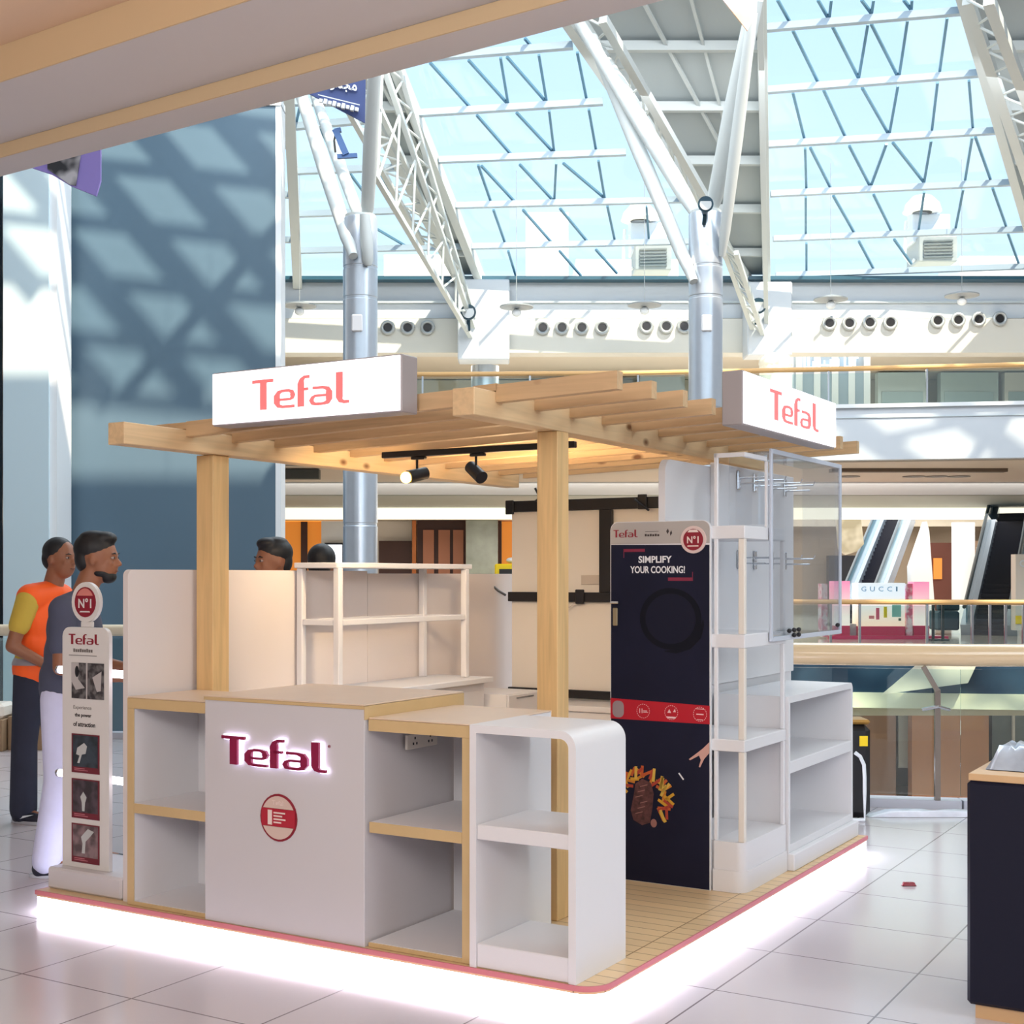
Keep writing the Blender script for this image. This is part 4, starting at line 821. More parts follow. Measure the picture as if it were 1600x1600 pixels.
# spotlights and gear on the roof structure
for x, y, Y, lab in ((1183, 480, 34.6, 'dark green round spotlight on the right white truss block'), (732, 490, 34.5, 'small blue-black spotlight at the foot of the left truss'), (1101, 322, 22.2, 'dark spotlight on top of the right silver column')):
    c = A(x, y, Y); t = thing('spotlight', lab, 'spotlight', c); k = Y / 34; part(t, 'lamp_head', MB().cyl(c + Vector((0, -.18 * k, 0)), c + Vector((0, .1, .03)), .2 * k, .14 * k, 20), mat('dark_teal_metal', (24, 58, 74), .4)); part(t, 'bracket', MB().bar(c + Vector((0, 0, -.15)), c + Vector((0, .1, -.42 * k)), .09 * k), mat('dark_teal_metal', (24, 58, 74), .4))
    part(t, 'lens', MB().cyl(c + Vector((0, -.19 * k, 0)), c + Vector((0, -.181 * k, 0)), .15 * k, n=20), M_noz)
c = A(533, 225, 23); t = thing('work_winch', 'dark blue winch gear hanging between the struts of the left column', 'winch', c)
part(t, 'winch_arm', MB().bar(A(524, 203, 23), A(541, 242, 23), .11).bar(A(523, 205, 23), A(533, 203, 23), .07), mat('dark_blue_gear', (30, 66, 116), .5)); part(t, 'winch_base', MB().bar(A(527, 245, 23), A(558, 243, 23), .07), mat('dark_blue_gear', (30, 66, 116), .5)); part(t, 'loose_cable', MB().tube([A(525, 204, 23), A(522, 220, 23), A(524, 238, 23)], .018, 6), M_black)
# banners
def V_(p, z): return Vector((p.x, p.y, z))
def quadbox(mb, pts, th=(0, .03, 0)): return mb.prism([(p.x, p.z) for p in pts], (0, pts[0].y, 0), XF, ZF, th)
M_nb = mat('dark_blue_banner', (62, 78, 130), .6)
t = thing('hanging_banner', 'dark blue banner with white script hanging beside the left column struts', 'banner', A(530, 150, 19))
part(t, 'cloth', quadbox(MB(), [A(460, 120, 19), A(482, 146, 19), A(570, 192, 19), A(572, 60, 19), A(460, 60, 19)]), M_nb)
for xx in (475, 560): part(t, 'hanging_cable', MB().cyl(A(xx, 60, 19), V_(A(xx, 60, 19), 16.0), .006, n=6), M_noz)
b = MB(); p = A(505, 150, 18.97); q = A(560, 164, 18.97); d = (q - p).normalized(); text(b, 'ﺔﻋﻮﻤﺠﻣ', A(496, 137, 18.97), (.9, 0, -.16), (0, 0, 1), .62, .22, (0, .01, 0), .02)
b.bar(A(497, 148, 18.96), A(562, 164, 18.96), .012); [b.bar(A(499 + 7 * q, 157 + 1.7 * q, 18.96), A(504 + 7 * q, 158.2 + 1.7 * q, 18.96), .05 + .02 * (q % 2)) for q in range(9)]; part(t, 'script', b, M_wall, 'white script')
t = thing('hanging_banner', 'purple banner with a black and white picture at the upper left', 'banner', A(115, 270, 12))
part(t, 'cloth', quadbox(MB(), [A(50, 262, 12), A(80, 272, 12), A(110, 290, 12), A(150, 306, 12), A(157, 282, 12), A(157, 200, 12), A(50, 200, 12)]), mat('lilac_banner', (158, 140, 216), .6))
for xx in (70, 140): part(t, 'hanging_cable', MB().cyl(A(xx, 200, 12), V_(A(xx, 200, 12), 13.5), .006, n=6), M_noz)
part(t, 'picture', quadbox(MB(), [A(74, 264, 11.98), A(108, 288, 11.98), A(118, 290, 11.98), A(126, 240, 11.98), A(122, 200, 11.98), A(74, 200, 11.98)], (0, .015, 0)), photo_mat('bw_picture', (40, 38, 44), (200, 196, 200), 5), 'black and white picture')
t = thing('hanging_poster', 'pale pink poster hanging at the top of the right column struts', 'banner', A(1155, 10, 20)); part(t, 'cloth', quadbox(MB(), [A(1122, -10, 20), A(1168, 48, 20), A(1182, 20, 20), A(1184, -20, 20)]), photo_mat('pink_poster', (226, 206, 204), (236, 190, 150), 1.2))

# rooftop plant outside the glass
for x0, s, Y, dy, lab in ((1441, 1.0, 42, 0, 'right'), (1000, .95, 42, 22, 'left')):
    t = thing('roof_ventilator', f'white mushroom ventilator on a louvred box outside the skylight, {lab} of the two', 'ventilator', A(x0 + 15, 415, Y))
    def a_(dx, y_): return A(x0 + dx * s, y_ + dy * .6, Y)
    c = a_(0, 330); part(t, 'cap', MB().lathe(c, [(.02, .5), (.3, .45), (.52, .22), (.6, -.02), (.3, -.05)], 24), M_wall)
    b = MB(); p, q = a_(-15, 378), a_(44, 334); b.box(p.x, q.x, Y, Y + 1, p.z, q.z, .03); b.cyl(c + Vector((0, .4, -.4)), c + Vector((0, .4, 0)), .34); part(t, 'housing', b, mat('pale_blue_housing', (206, 220, 240), .5))
    b = MB(); p, q = a_(-10, 412), a_(50, 372); b.box(p.x, q.x, Y - .3, Y + 1, p.z, q.z, .03); fr = part(t, 'louvre_box', b, mat('grey_louvre_box', (150, 160, 168), .5))
    b = MB()
    for k in range(6): zz = p.z + .12 + k * (q.z - p.z - .2) / 6; b.bar((p.x + .15, Y - .33, zz), (q.x - .15, Y - .33, zz + .02), .05, .05)
    part(t, 'louvre_blades', b, mat('dark_louvre', (96, 108, 116), .5))
    part(t, 'pipe', MB().tube([a_(-25, 345), a_(-28, 400), a_(-18, 412), a_(-12, 405)], .05, 8), M_wall)
b = MB(); bx(b, 822, 888, 332, 436, 58, 3); bx(b, 900, 1060, 405, 436, 58, 3); bx(b, 600, 720, 398, 436, 58, 3); bx(b, 1500, 1640, 400, 436, 58, 3); struct('wall_outside', b, mat('hazy_building', (236, 236, 240), .8))

# ---------------- far gallery on our level
b = MB(); strip(b, FE, -.95, -.02, .3); struct('trim_8', b, mat('dark_blue_fascia', (52, 76, 98), .15)); b = MB(); strip(b, [(x, y - .02) for x, y in FE], -1.28, -.951, .4); struct('trim_9', b, mat('cream_band', (250, 246, 214), .5)); b = MB(); strip(b, [(x, y - .05) for x, y in FE], -.019, .03, .44); struct('trim_10', b, M_wall)
b = MB(); p0 = A(1372, 1070, 28.9); b.prism([(A(1372, 0, 28.7).x, -.94), (A(1505, 0, 28.7).x, -.7), (A(1517, 0, 28.7).x, -.35), (A(1517, 0, 28.7).x, -.04), (A(1450, 0, 28.7).x, -.04)], (0, 28.4, 0), XF, ZF, (0, .04, 0)); struct('trim_11', b, mat('pale_beige_panel', (206, 204, 186), .5))
struct('floor_far', MB().prism([(x, y + .2) for x, y in FE] + [(20, 60), (-9, 60)], (0, 0, -.9), XF, YF, (0, 0, .9)), M_floor2)
t = thing('far_balustrade', 'far glass balustrade with wooden handrail in front of the pink booth', 'balustrade', (6, 29.5, .03))
part(t, 'handrail', MB().tube([(x, y, 1.0) for x, y in FE], .055, 10), M_rail2, 'wooden handrail'); part(t, 'glass_panel', strip(MB(), FE, .05, .92, .02), M_ng)
for x in (1303, 1347, 1448, 1515, 1541, 1564, 1590): 
    X = A(x, 0, 29).x; Yq = np_ = [y0 + (y1 - y0) * (X - x0) / (x1 - x0) for (x0, y0), (x1, y1) in zip(FE[:-1], FE[1:]) if x0 <= X <= x1][0]
    part(t, 'post', MB().bar((X, Yq - .04, .03), (X, Yq - .04, .95), .05), M_chrome)
# soffits under the upper slab
M_sof = mat('beige_soffit', (210, 192, 172), .6); M_gs = mat('grey_soffit', (168, 170, 160), .6)
struct('ceiling_far_1', MB().prism([(x, y + .15) for x, y in FE] + [(20, 35.5), (-9, 35.5)], (0, 0, 4.05), XF, YF, (0, 0, .1)), M_sof)
b = MB().box(-9, 20, 35.5, 35.7, 3.72, 4.1); struct('trim_12', b, M_wall); struct('ceiling_far_2', MB().box(-9, 20, 35.7, 42, 3.70, 3.78), M_gs)
struct('trim_13', MB().box(-9, 20, 42, 42.3, 3.35, 3.78), glow('cove_strip', (255, 252, 232), .9)); struct('ceiling_far_3', MB().box(-9, 8.6, 42.3, 60, 3.42, 3.5), M_cream); struct('ceiling_far_4', MB().box(8.6, 20, 42.3, 60, 4.75, 4.85), M_cream); struct('wall_slab_edge', MB().box(8.6, 20, 53.4, 53.8, 3.55, 4.7), mat('bright_cream', (246, 240, 224), .5)); struct('trim_18', MB().box(8.5, 8.6, 42.3, 53, 3.5, 4.75), M_cream)
b = MB(); bx(b, 1300, 1575, 727, 737, 31, .3); struct('trim_14', b, mat('brown_slot', (110, 92, 76), .6)); b = MB(); bx(b, 440, 498, 733, 748, 31, .3); struct('trim_15', b, mat('dark_slot', (86, 86, 80), .6))
bn = None
for i, x in enumerate((1326, 1428, 1463, 1498)):
    p = A(x, 754, 33.5); p.z = 4.035; lab = ['leftmost', 'second', 'third', 'rightmost'][i] + ' dark recessed ceiling light under the right part of the upper slab'
    if bn is None: bn = single('recessed_light', lab, 'lamp', MB().cyl(p, p + Vector((0, 0, .014)), .28, n=20), mat('dark_recess', (96, 84, 72), .5), p, group='recessed lights under the upper slab')
    else: dup(bn, p, lab)
# shops at the back, behind the pergola opening
M_or = mat('amber_shop_glow', (214, 140, 66), .5, emit=(255, 150, 50), es=.35); M_db = mat('dark_brown_wood', (72, 44, 38), .5); M_lb = mat('reddish_wood_panel', (176, 116, 88), .45)  # amber walls emit to stand in for the shops' interior lighting
def shop(name, label, cat, Y, items, base_px):
    t = thing(name, label, cat, A(base_px[0], base_px[1], Y))
    for nm, xa, xb, ya, yb, m, dy in items: b = MB(); bx(b, xa, xb, max(ya, 901 - (1.86 if Y < 50 else 2.9) * 2100 / (Y - dy)), min(yb, 901 + 1.549 * 2100 / (Y - dy)) if Y > 43 else yb, Y - dy, .09 if dy else .4); part(t, nm, b, m)
    return t
struct('wall_shops', MB().box(-9, 8.5, 47.5, 47.8, 0, 3.41), mat('shop_back', (176, 160, 140), .6)); struct('wall_shops_right', MB().box(8.6, 20, 55, 55.3, 0, 4.74), mat('shop_back', (176, 160, 140), .6))
shop('shop_front', 'amber-lit shop with white panel and bright screen left of the silver column', 'shop', 45, [('back_wall', 440, 545, 812, 970, M_or, 0), ('lintel', 440, 545, 806, 811.5, glow('amber_lintel_glow', (255, 190, 90), 1.1), .02), ('white_panel', 502, 545, 814, 890, M_wall, .2), ('screen_frame', 507, 537, 848, 888, M_black, .4), ('screen', 510, 534, 851, 886, glow('white_screen', (240, 245, 255), 1.3), .55), ('door_panel', 470, 480, 815, 970, M_db, .12)], (490, 972))  # lintel glow stands in for the orange light falling on it
shop('shop_front', 'dark brown shop with three reddish wooden door panels behind the pergola', 'shop', 44.5, [('back_wall', 652, 727, 812, 970, M_db, 0), ('door_panel', 661, 678, 828, 970, M_lb, .12), ('door_panel', 685, 703, 828, 970, M_lb, .12), ('door_panel', 708, 724, 828, 970, M_lb, .12), ('copper_post', 644, 650, 812, 970, mat('copper', (200, 120, 70), .3, .7), .1)], (690, 972))
shop('shop_front', 'cream shop wall with dark brown counter right of the left silver column', 'shop', 45, [('back_wall', 560, 643.5, 806, 970, M_whitec, 0), ('counter', 592, 643, 845, 970, M_db, .3)], (620, 972))
shop('marble_pillar', 'polished grey-green marble pillar behind the pergola', 'pillar', 43.5, [('pillar_shaft', 728, 778, 812, 985, mat('grey_green_marble', (150, 156, 142), .15, noise=.25, nscale=1.2), 0)], (752, 985))
shop('shop_front', 'orange-lit shop with dark frame beside the yellow stand', 'shop', 45, [('back_wall', 784, 850, 815, 970, M_or, 0), ('door_frame', 778.5, 783.5, 812, 970, M_db, .1)], (810, 972))
t = thing('yellow_stand', 'yellow topped stand with black panel just left of the thick front post', 'stand', A(797, 990, 31.5)); b = MB(); bx(b, 773, 820, 881, 1004.2, 31.5, .6, .03); part(t, 'stand_body', b, mat('bright_yellow', (252, 214, 20), .5)); b = MB(); bx(b, 780, 812, 889, 992, 31.47, .025); part(t, 'black_panel', b, M_black)
single('paper_bundle', 'small white paper bundle lying on the yellow stand', 'bundle', MB().ell(A(800, 875.5, 31.8), (.14, .12, .07)), M_wall, A(800, 881, 31.8))
# right: canopy, shops, leaning wall, kiosk at the edge
t = thing('fabric_canopy', 'crumpled cream canopy hanging left of the escalator', 'canopy', A(1330, 865, 43.4)); part(t, 'canopy_cloth', quadbox(MB(), [A(1308, 812, 43.4), A(1345, 808, 43.4), A(1350, 850, 43.4), A(1338, 862, 43.4), A(1322, 867, 43.4), A(1312, 858, 43.4)], (0, .25, 0)), photo_mat('canopy_cloth', (190, 182, 160), (236, 230, 214), 1.5))
shop('shop_front', 'dark shop with white boards below the cream canopy', 'shop', 54.2, [('back_wall', 1295, 1352, 868, 970, mat('near_black_shop', (40, 42, 50), .3), 0), ('white_board', 1331, 1336, 885, 915, M_wall, .1), ('white_board', 1340, 1346, 880, 912, M_wall, .1)], (1325, 970))
t = thing('leaning_wall', 'white leaning wedge wall right of the near escalator', 'wall', A(1440, 975, 45.5)); part(t, 'wedge', quadbox(MB(), [A(1424, 885, 45.5), A(1448, 815, 45.5), A(1452, 830, 45.5), A(1462, 968, 45.5), A(1426, 968, 45.5)], (0, .5, 0)), M_wall)
shop('shop_front', 'amber and brown shop between the two escalators', 'shop', 54, [('back_wall', 1453, 1487, 848, 968, mat('brown_shop', (110, 62, 50), .5), 0), ('lit_display', 1459, 1472, 872, 905, M_or, .1)], (1470, 968))
single('round_pillar', 'pale grey round pillar between the two escalators', 'pillar', MB().cyl((A(1505, 0, 46).x, 46, 0), (A(1505, 0, 46).x, 46, 3.4), .38, n=24), M_wall, (A(1505, 0, 46).x, 46, 0))
shop('shop_front', 'beige lit shop just left of the right escalator', 'shop', 54.3, [('back_wall', 1522, 1560, 845, 968, mat('beige_shop', (186, 160, 140), .5), 0), ('lit_display', 1526, 1545, 855, 872, M_whitec, .1)], (1540, 968))
# escalators
def escalator(label, xb, Yb, xt, Yt, zt, wd):
    p = Vector((A(xb, 0, Yb).x, Yb, 0)); q = Vector((A(xt, 0, Yt).x, Yt, zt)); t = thing('escalator', label, 'escalator', p)
    d = (q - p); dh = Vector((d.x, d.y, 0)).normalized(); s = Vector((dh.y, -dh.x, 0)); n_ = 26; m = MB()
    for i in range(n_):
        a = p + d * (i / n_); c = p + d * ((i + 1) / n_); zz = a.z + (c.z - a.z)
        vs = [a - s * wd / 2, a + s * wd / 2, Vector((c.x, c.y, a.z)) + s * wd / 2, Vector((c.x, c.y, a.z)) - s * wd / 2]; up = Vector((0, 0, zz - a.z))
        m.add([v - Vector((0, 0, .3)) for v in vs] + [v + up for v in vs], [(3, 2, 1, 0), (4, 5, 6, 7), (0, 1, 5, 4), (1, 2, 6, 5), (2, 3, 7, 6), (3, 0, 4, 7)])
    part(t, 'steps', m, mat('dark_steps', (20, 24, 44), .4), 'dark steps')
    for sg in (-1, 1):
        o = s * sg * (wd / 2 + .16); part(t, 'side_skirt', MB().bar(p + o + Vector((0, 0, .05)), q + o + Vector((0, 0, .05)), .3, .5), mat('silver_skirt', (190, 206, 224), .25, .5))
        g = [p + o + Vector((0, 0, .3)), q + o + Vector((0, 0, .3)), q + o + Vector((0, 0, .95)), p + o + Vector((0, 0, .95))]; m = MB(); th = s * .02
        m.add([v - th for v in g] + [v + th for v in g], [(3, 2, 1, 0), (4, 5, 6, 7), (0, 1, 5, 4), (1, 2, 6, 5), (2, 3, 7, 6), (3, 0, 4, 7)]); part(t, 'side_glass', m, mat('escalator_glass', (110, 150, 170), .15))
        part(t, 'handrail', MB().tube([p + o - dh * .5 + Vector((0, 0, .75)), p + o + Vector((0, 0, 1.0)), q + o + Vector((0, 0, 1.0))], .05, 8), mat('dark_teal_rubber', (30, 60, 76), .4))
escalator('left escalator with dark steps rising behind the pink booth', 1338, 44, 1402, 50.5, 3.75, .66); escalator('right escalator with dark steps at the right edge of the picture', 1545, 35.5, 1584, 41.5, 3.5, .8)
# pink perfume booth
M_mag = mat('magenta', (214, 16, 92), .35); 
def grad(name, c0, c1, z0, z1):
    m = bpy.data.materials.new(name); m.use_nodes = True; nt = m.node_tree; bb = nt.nodes['Principled BSDF']; tt = nt.nodes.new('ShaderNodeTexCoord'); ss = nt.nodes.new('ShaderNodeSeparateXYZ'); mr = nt.nodes.new('ShaderNodeMapRange'); mr.inputs[1].default_value = z0; mr.inputs[2].default_value = z1; rr = nt.nodes.new('ShaderNodeValToRGB')
    rr.color_ramp.elements[0].color = (*lin(c0), 1); rr.color_ramp.elements[1].color = (*lin(c1), 1); nt.links.new(tt.outputs['Object'], ss.inputs[0]); nt.links.new(ss.outputs[2], mr.inputs[0]); nt.links.new(mr.outputs[0], rr.inputs[0]); nt.links.new(rr.outputs[0], bb.inputs['Base Color']); nt.links.new(rr.outputs[0], bb.inputs['Emission Color']); bb.inputs['Emission Strength'].default_value = .55; return m
YB = 33.5; t = thing('perfume_booth', 'pink and white perfume booth with magenta base beyond the far handrail', 'booth', A(1380, 998, YB))
b = MB(); p, q = A(1290, 0, YB), A(1476, 0, YB); b.prism([(p.x, YB - .3), (q.x, YB - .3), (q.x - .4, YB + 1.6), (p.x + .4, YB + 1.6)], (0, 0, .001), XF, YF, (0, 0, .08)); part(t, 'magenta_base', b, M_mag)
gm = grad('pink_fade', (250, 236, 226), (250, 140, 190), .55, 1.5)
for xa, xb, ya, m in ((1303, 1328, 908, gm), (1428, 1452, 909, gm)):
    b = MB(); bx(b, xa, xb, 978, 994, YB, .5); part(t, 'panel_foot', b, M_mag); b = MB(); bx(b, xa, xb, ya, 977.5, YB, .5); part(t, 'pink_panel', b, m, 'pink and cream panel')
b = MB(); bx(b, 1341, 1414, 979, 995, YB, .6); part(t, 'panel_foot', b, M_mag); b = MB(); bx(b, 1341, 1414, 911, 978.5, YB, .6); fp = part(t, 'front_panel', b, grad('white_fade', (255, 226, 200), (226, 242, 252), .4, 1.1), 'white front panel')
b = MB()
for i, ch in enumerate('GUCCI'): p = A(1346 + 13.5 * i, 924, YB - .02); text(b, ch, (p.x, YB - .02, p.z), XF, ZF, .12 if ch != 'I' else .04, .12, (0, .012, 0))
part(fp, 'booth_lettering', b, mat('pale_blue_letters', (150, 190, 226), .4), 'pale blue letters')
for xa, xb, ya, yb, c in ((1381, 1386, 948, 965, (250, 230, 40)), (1369, 1374, 950, 968, (236, 110, 140)), (1358, 1366, 962, 967, (240, 150, 150)), (1394, 1408, 945, 964, (150, 220, 210)), (1404, 1408, 966, 970, (60, 90, 50))):
    b = MB(); bx(b, xa, xb, ya, yb, YB - .02, .015); part(fp, 'panel_picture', b, mat('booth%d' % xa, c, .5))
b = MB(); bx(b, 1416, 1426, 912, 995, YB + .05, .4); part(t, 'side_tower', b, photo_mat('tower_print', (224, 120, 150), (240, 232, 236), 7)); b = MB(); bx(b, 1328.5, 1340, 975, 995, YB + .2, .3); part(t, 'grey_stool', b, M_noz)
b = MB(); bx(b, 1284, 1293, 912, 995, YB + .1, .4); part(t, 'side_tower', b, photo_mat('tower_print', (224, 120, 150), (240, 232, 236), 7))
for i, x in enumerate((1458, 1473)):
    single('barrier_post', 'dark barrier post on a flat foot right of the pink booth, ' + ('left' if i == 0 else 'right') + ' one', 'post', MB().bar(A(x, 945, 32.6), (A(x, 0, 32.6).x, 32.6, .04), .06).box(A(x, 0, 32.6).x - .1, A(x, 0, 32.6).x + .1, 32.4, 32.8, 0, .04), mat('dark_green_post', (20, 44, 50), .4), (A(x, 0, 32.6).x, 32.6, 0), group='barrier posts beside the pink booth')
t = thing('lounge_chair', 'dark blue-green lounge seating right of the pink booth behind the rail', 'seat', (A(1485, 0, 36).x, 36, 0)); b = MB(); bx(b, 1466, 1500, 955, 985, 36, .9, .05); part(t, 'seat_block', b, mat('petrol_fabric', (34, 74, 92), .7)); b = MB(); bx(b, 1466, 1500, 940, 954.5, 36.7, .2, .04); part(t, 'seat_back', b, mat('petrol_fabric', (34, 74, 92), .7))
t = thing('beige_totem', 'beige upright display with yellow foot at the right edge behind the far rail', 'display', (A(1597, 0, 32).x, 32, 0)); b = MB(); bx(b, 1587, 1625, 866, 985, 32, .3); part(t, 'totem_board', b, M_whitec); b = MB(); bx(b, 1587, 1625, 962, 975, 31.97, .02); part(t, 'yellow_foot', b, mat('bright_yellow', (252, 214, 20), .5)); b = MB(); p = A(1593, 886, 31.97); text(b, 'C', (p.x, 31.97, p.z), XF, ZF, .16, .17, (0, .01, 0), .03); part(t, 'letter', b, M_wall)
# lower level seen through the near glass
M_lc = mat('brown_hoarding', (196, 150, 124), .6); 
struct('wall_lower', MB().box(-16, 20, 42, 42.3, -5, -1.3), mat('lower_wall', (150, 140, 134), .6))
struct('ceiling_lower', MB().box(-9, 20, 29.5, 42, -1.5, -1.3), M_cream)
shop('hoarding', 'brown hoarding boxes on the lower level seen through the near glass', 'hoarding', 39, [('board', 1425, 1545, 1090, 1250, M_lc, 0), ('raised_panel', 1470, 1538, 1090, 1142, mat('tan_hoarding', (196, 150, 116), .6), .15)], (1485, 1250))
shop('hoarding', 'pinkish brown wall on the lower level left of the brown boxes', 'hoarding', 39.5, [('board', 1330, 1400, 1090, 1255, mat('pink_brown', (168, 140, 130), .6), 0), ('silver_panel', 1404, 1420, 1098, 1200, M_noz, .1)], (1370, 1255))
shop('lower_shop', 'grey glass shop on the lower level at the right', 'shop', 40, [('shop_glass', 1550, 1700, 1090, 1250, mat('lower_shop_glass', (120, 136, 144), .2), 0), ('white_rail', 1582, 1586, 1100, 1170, M_wall, .1)], (1600, 1250))

# ---------------- things standing near
t = thing('black_case', 'black upright case with yellow sticker and golden top behind the low shelf unit', 'case', (2.32, 8.62, 0)); Y_ = 8.62
part(t, 'case_body', MB().box(A(1300, 0, Y_).x, A(1362, 0, Y_).x, Y_, Y_ + .25, 0, .60, .04), M_black); part(t, 'golden_lid', MB().box(A(1300, 0, Y_).x, A(1361, 0, Y_).x, Y_ + .01, Y_ + .24, .6005, .63, .012), mat('dull_gold', (176, 130, 60), .4, .5)); b = MB(); bx(b, 1343, 1356, 1150, 1166, Y_ - .003, .002); part(t, 'sticker', b, mat('bright_yellow', (252, 214, 20), .5), 'yellow sticker')
t = thing('bent_pipe', 'thin white bent pipe hoop beside the black case', 'pipe', (A(1350, 0, 8.5).x, 8.5, 0)); pp = [A(1336, 1176, 8.5), A(1344, 1182, 8.5), A(1350, 1195, 8.5), A(1351, 1215, 8.5), A(1351, 1240, 8.5)]; pp.append(Vector((pp[-1].x, 8.5, .012))); pp.append(Vector((pp[-1].x - .5, 8.5, .012)))
part(t, 'pipe_hoop', MB().tube(pp, .012, 8), M_wall)
def crumple(name, label, cat, c, sx, sy, h, m, seed, frame='W'):
    r = random.Random(seed); nx, ny = 18, 8; vs = []; 
    for j in range(ny + 1):
        for i in range(nx + 1):
            x = (i / nx - .5) * sx; y = (j / ny - .5) * sy; edge = min(i, nx - i, j, ny - j)
            z = 0.002 if edge == 0 else h * (.72 + .28 * r.random()) * min(1, edge / 2)
            vs.append((c[0] + x + r.uniform(-.2, .2) * sx / nx, c[1] + y, c[2] + z))
    k = len(vs); fs = [(j * (nx + 1) + i, j * (nx + 1) + i + 1, (j + 1) * (nx + 1) + i + 1, (j + 1) * (nx + 1) + i) for j in range(ny) for i in range(nx)]
    vs += [(v[0], v[1], c[2]) for v in vs[:k]]; fs += [tuple(q + k for q in f[::-1]) for f in fs]
    return single(name, label, cat, MB().add(vs, fs), m, c, frame, smooth=60)
M_plas = mat('milky_plastic', (226, 224, 236), .2, noise=.1)
crumple('plastic_sheet', 'crumpled milky plastic sheet lying along the foot of the near glass balustrade', 'sheet', (2.95, 8.72, 0.0), 1.3, .14, .04, M_plas, 3)
crumple('cardboard_scrap', 'tiny red and black scrap lying on the floor tiles right of the kiosk', 'scrap', (1.99, 6.74, 0.0), .07, .03, .02, M_red, 4)
# black counter at the right edge
t = thing('black_counter', 'black counter with wooden top cut off by the right edge', 'counter', (1.11, .66, 0), 'K')
part(t, 'wooden_base', MB().box(1.135, 2.4, .685, 1.3, 0, .05), mat('counter_wood', (206, 168, 124), .5)); part(t, 'body', MB().box(1.11, 2.42, .66, 1.32, .0505, .835, .012), mat('near_black_laminate', (18, 19, 38), .5, spec=.25)); part(t, 'worktop', MB().box(1.115, 2.42, .665, 1.315, .8355, .86, .002), mat('counter_wood', (206, 168, 124), .5), 'wooden top')
crumple('wrapped_bundle', 'silvery plastic wrapped bundle on the wooden top of the black counter', 'bundle', (1.30, .95, .861), .30, .34, .09, mat('silver_wrap', (190, 196, 208), .2, .3, noise=.2), 9, 'K')
t = thing('foam_board', 'white foam board leaning behind the black counter', 'board', (1.1, 1.6, 0), 'K'); part(t, 'board_sheet', MB().prism([(1.18, 0), (2.2, 0), (2.2, 1.0), (1.55, .96), (1.18, .60)], (0, 1.45, 0), XF, ZF, (0, .03, 0)), M_wall)
# boxes at the far left
t = thing('cardboard_box', 'brown cardboard box on the floor at the left edge behind the vested man', 'box', (A(45, 0, 12).x, 12.2, 0)); part(t, 'carton', MB().box(A(12, 0, 12).x, A(72, 0, 12).x, 12, 12.4, 0, .30, .004), mat('cardboard', (150, 124, 96), .7)); part(t, 'box_print', MB().box(A(43, 0, 12).x, A(56, 0, 12).x, 11.998, 11.9995, .17, .2), M_whitec)
single('cardboard_box', 'second brown cardboard box cut off by the left edge', 'box', MB().box(-4.95, A(10, 0, 12).x, 11.9, 12.3, 0, .28, .004), mat('cardboard', (150, 124, 96), .7), (-4.7, 12.1, 0))
single('paper_roll', 'light blue roll lying on the cardboard box at the left edge', 'roll', MB().cyl((A(24, 0, 12).x, 12.15, .36), (A(46, 0, 12).x, 12.2, .365), .06), mat('light_blue_film', (120, 176, 220), .5), (A(35, 0, 12).x, 12.2, .30))
single('plastic_pack', 'white plastic pack lying on the second cardboard box at the left edge', 'pack', MB().box(-4.8, A(8, 0, 12).x, 11.95, 12.25, .281, .42, .03), M_whitec, (-4.6, 12.1, .281))
# ================================================================== PEOPLE (built facing +x, origin between the feet)
def limb(mb, pts, rs, n=14):
    """a tapered limb: rounded joints and cones between them"""
    for i in range(len(pts) - 1):
        mb.tube([pts[i], pts[i + 1]], [rs[i], rs[i + 1]], n)
    for p, r in zip(pts, rs): mb.ell(p, (r, r, r), 14, 8)
def blend(mb, name, vox=.008, smooth=6):
    me = bpy.data.meshes.new(name); me.from_pydata([tuple(v) for v in mb.v], [], mb.f)
    bm = bmesh.new(); bm.from_mesh(me); bmesh.ops.recalc_face_normals(bm, faces=bm.faces); bm.to_mesh(me); bm.free()
    ob = bpy.data.objects.new(name, me); COL.objects.link(ob)
    r = ob.modifiers.new('r', 'REMESH'); r.mode = 'VOXEL'; r.voxel_size = vox
    s = ob.modifiers.new('s', 'SMOOTH'); s.iterations = smooth; s.factor = .5
    dg = bpy.context.evaluated_depsgraph_get(); out = bpy.data.meshes.new_from_object(ob.evaluated_get(dg))
    bpy.data.objects.remove(ob); bpy.data.meshes.remove(me)
    for p in out.polygons: p.use_smooth = True
    out.name = name; return out
def soft(parent, name, mb, m, label=None, vox=.008, smooth=6):
    me = blend(mb, name, vox, smooth); me.materials.append(m); o = bpy.data.objects.new(name, me); COL.objects.link(o); o.parent = parent; return meta(o, label)
V = Vector
def hand(mb, wrist, d, up, side):
    """palm and five fingers; d = pointing direction, up = back of the hand, side = towards the thumb"""
    d = V(d).normalized(); up = V(up).normalized(); side = V(side).normalized(); w = V(wrist)
    for k in (-1, 0, 1): limb(mb, [w + side * .012 * k, w + d * .085 + side * .024 * k], [.020, .017], 10)
    for k, (off, ln) in enumerate(((.032, .068), (.011, .078), (-.010, .072), (-.030, .056))):
        a = w + d * .085 + side * off; b1 = a + d * ln * .5 - up * .008; c = b1 + d * ln * .36 - up * .022; limb(mb, [a, b1, c], [.0098, .0092, .0078], 8)
    a = w + d * .02 + side * .026; b1 = a + d * .035 + side * .028 - up * .006; limb(mb, [a, b1, b1 + d * .032 + side * .006 - up * .012], [.013, .011, .0095], 8)
HK = 1.08
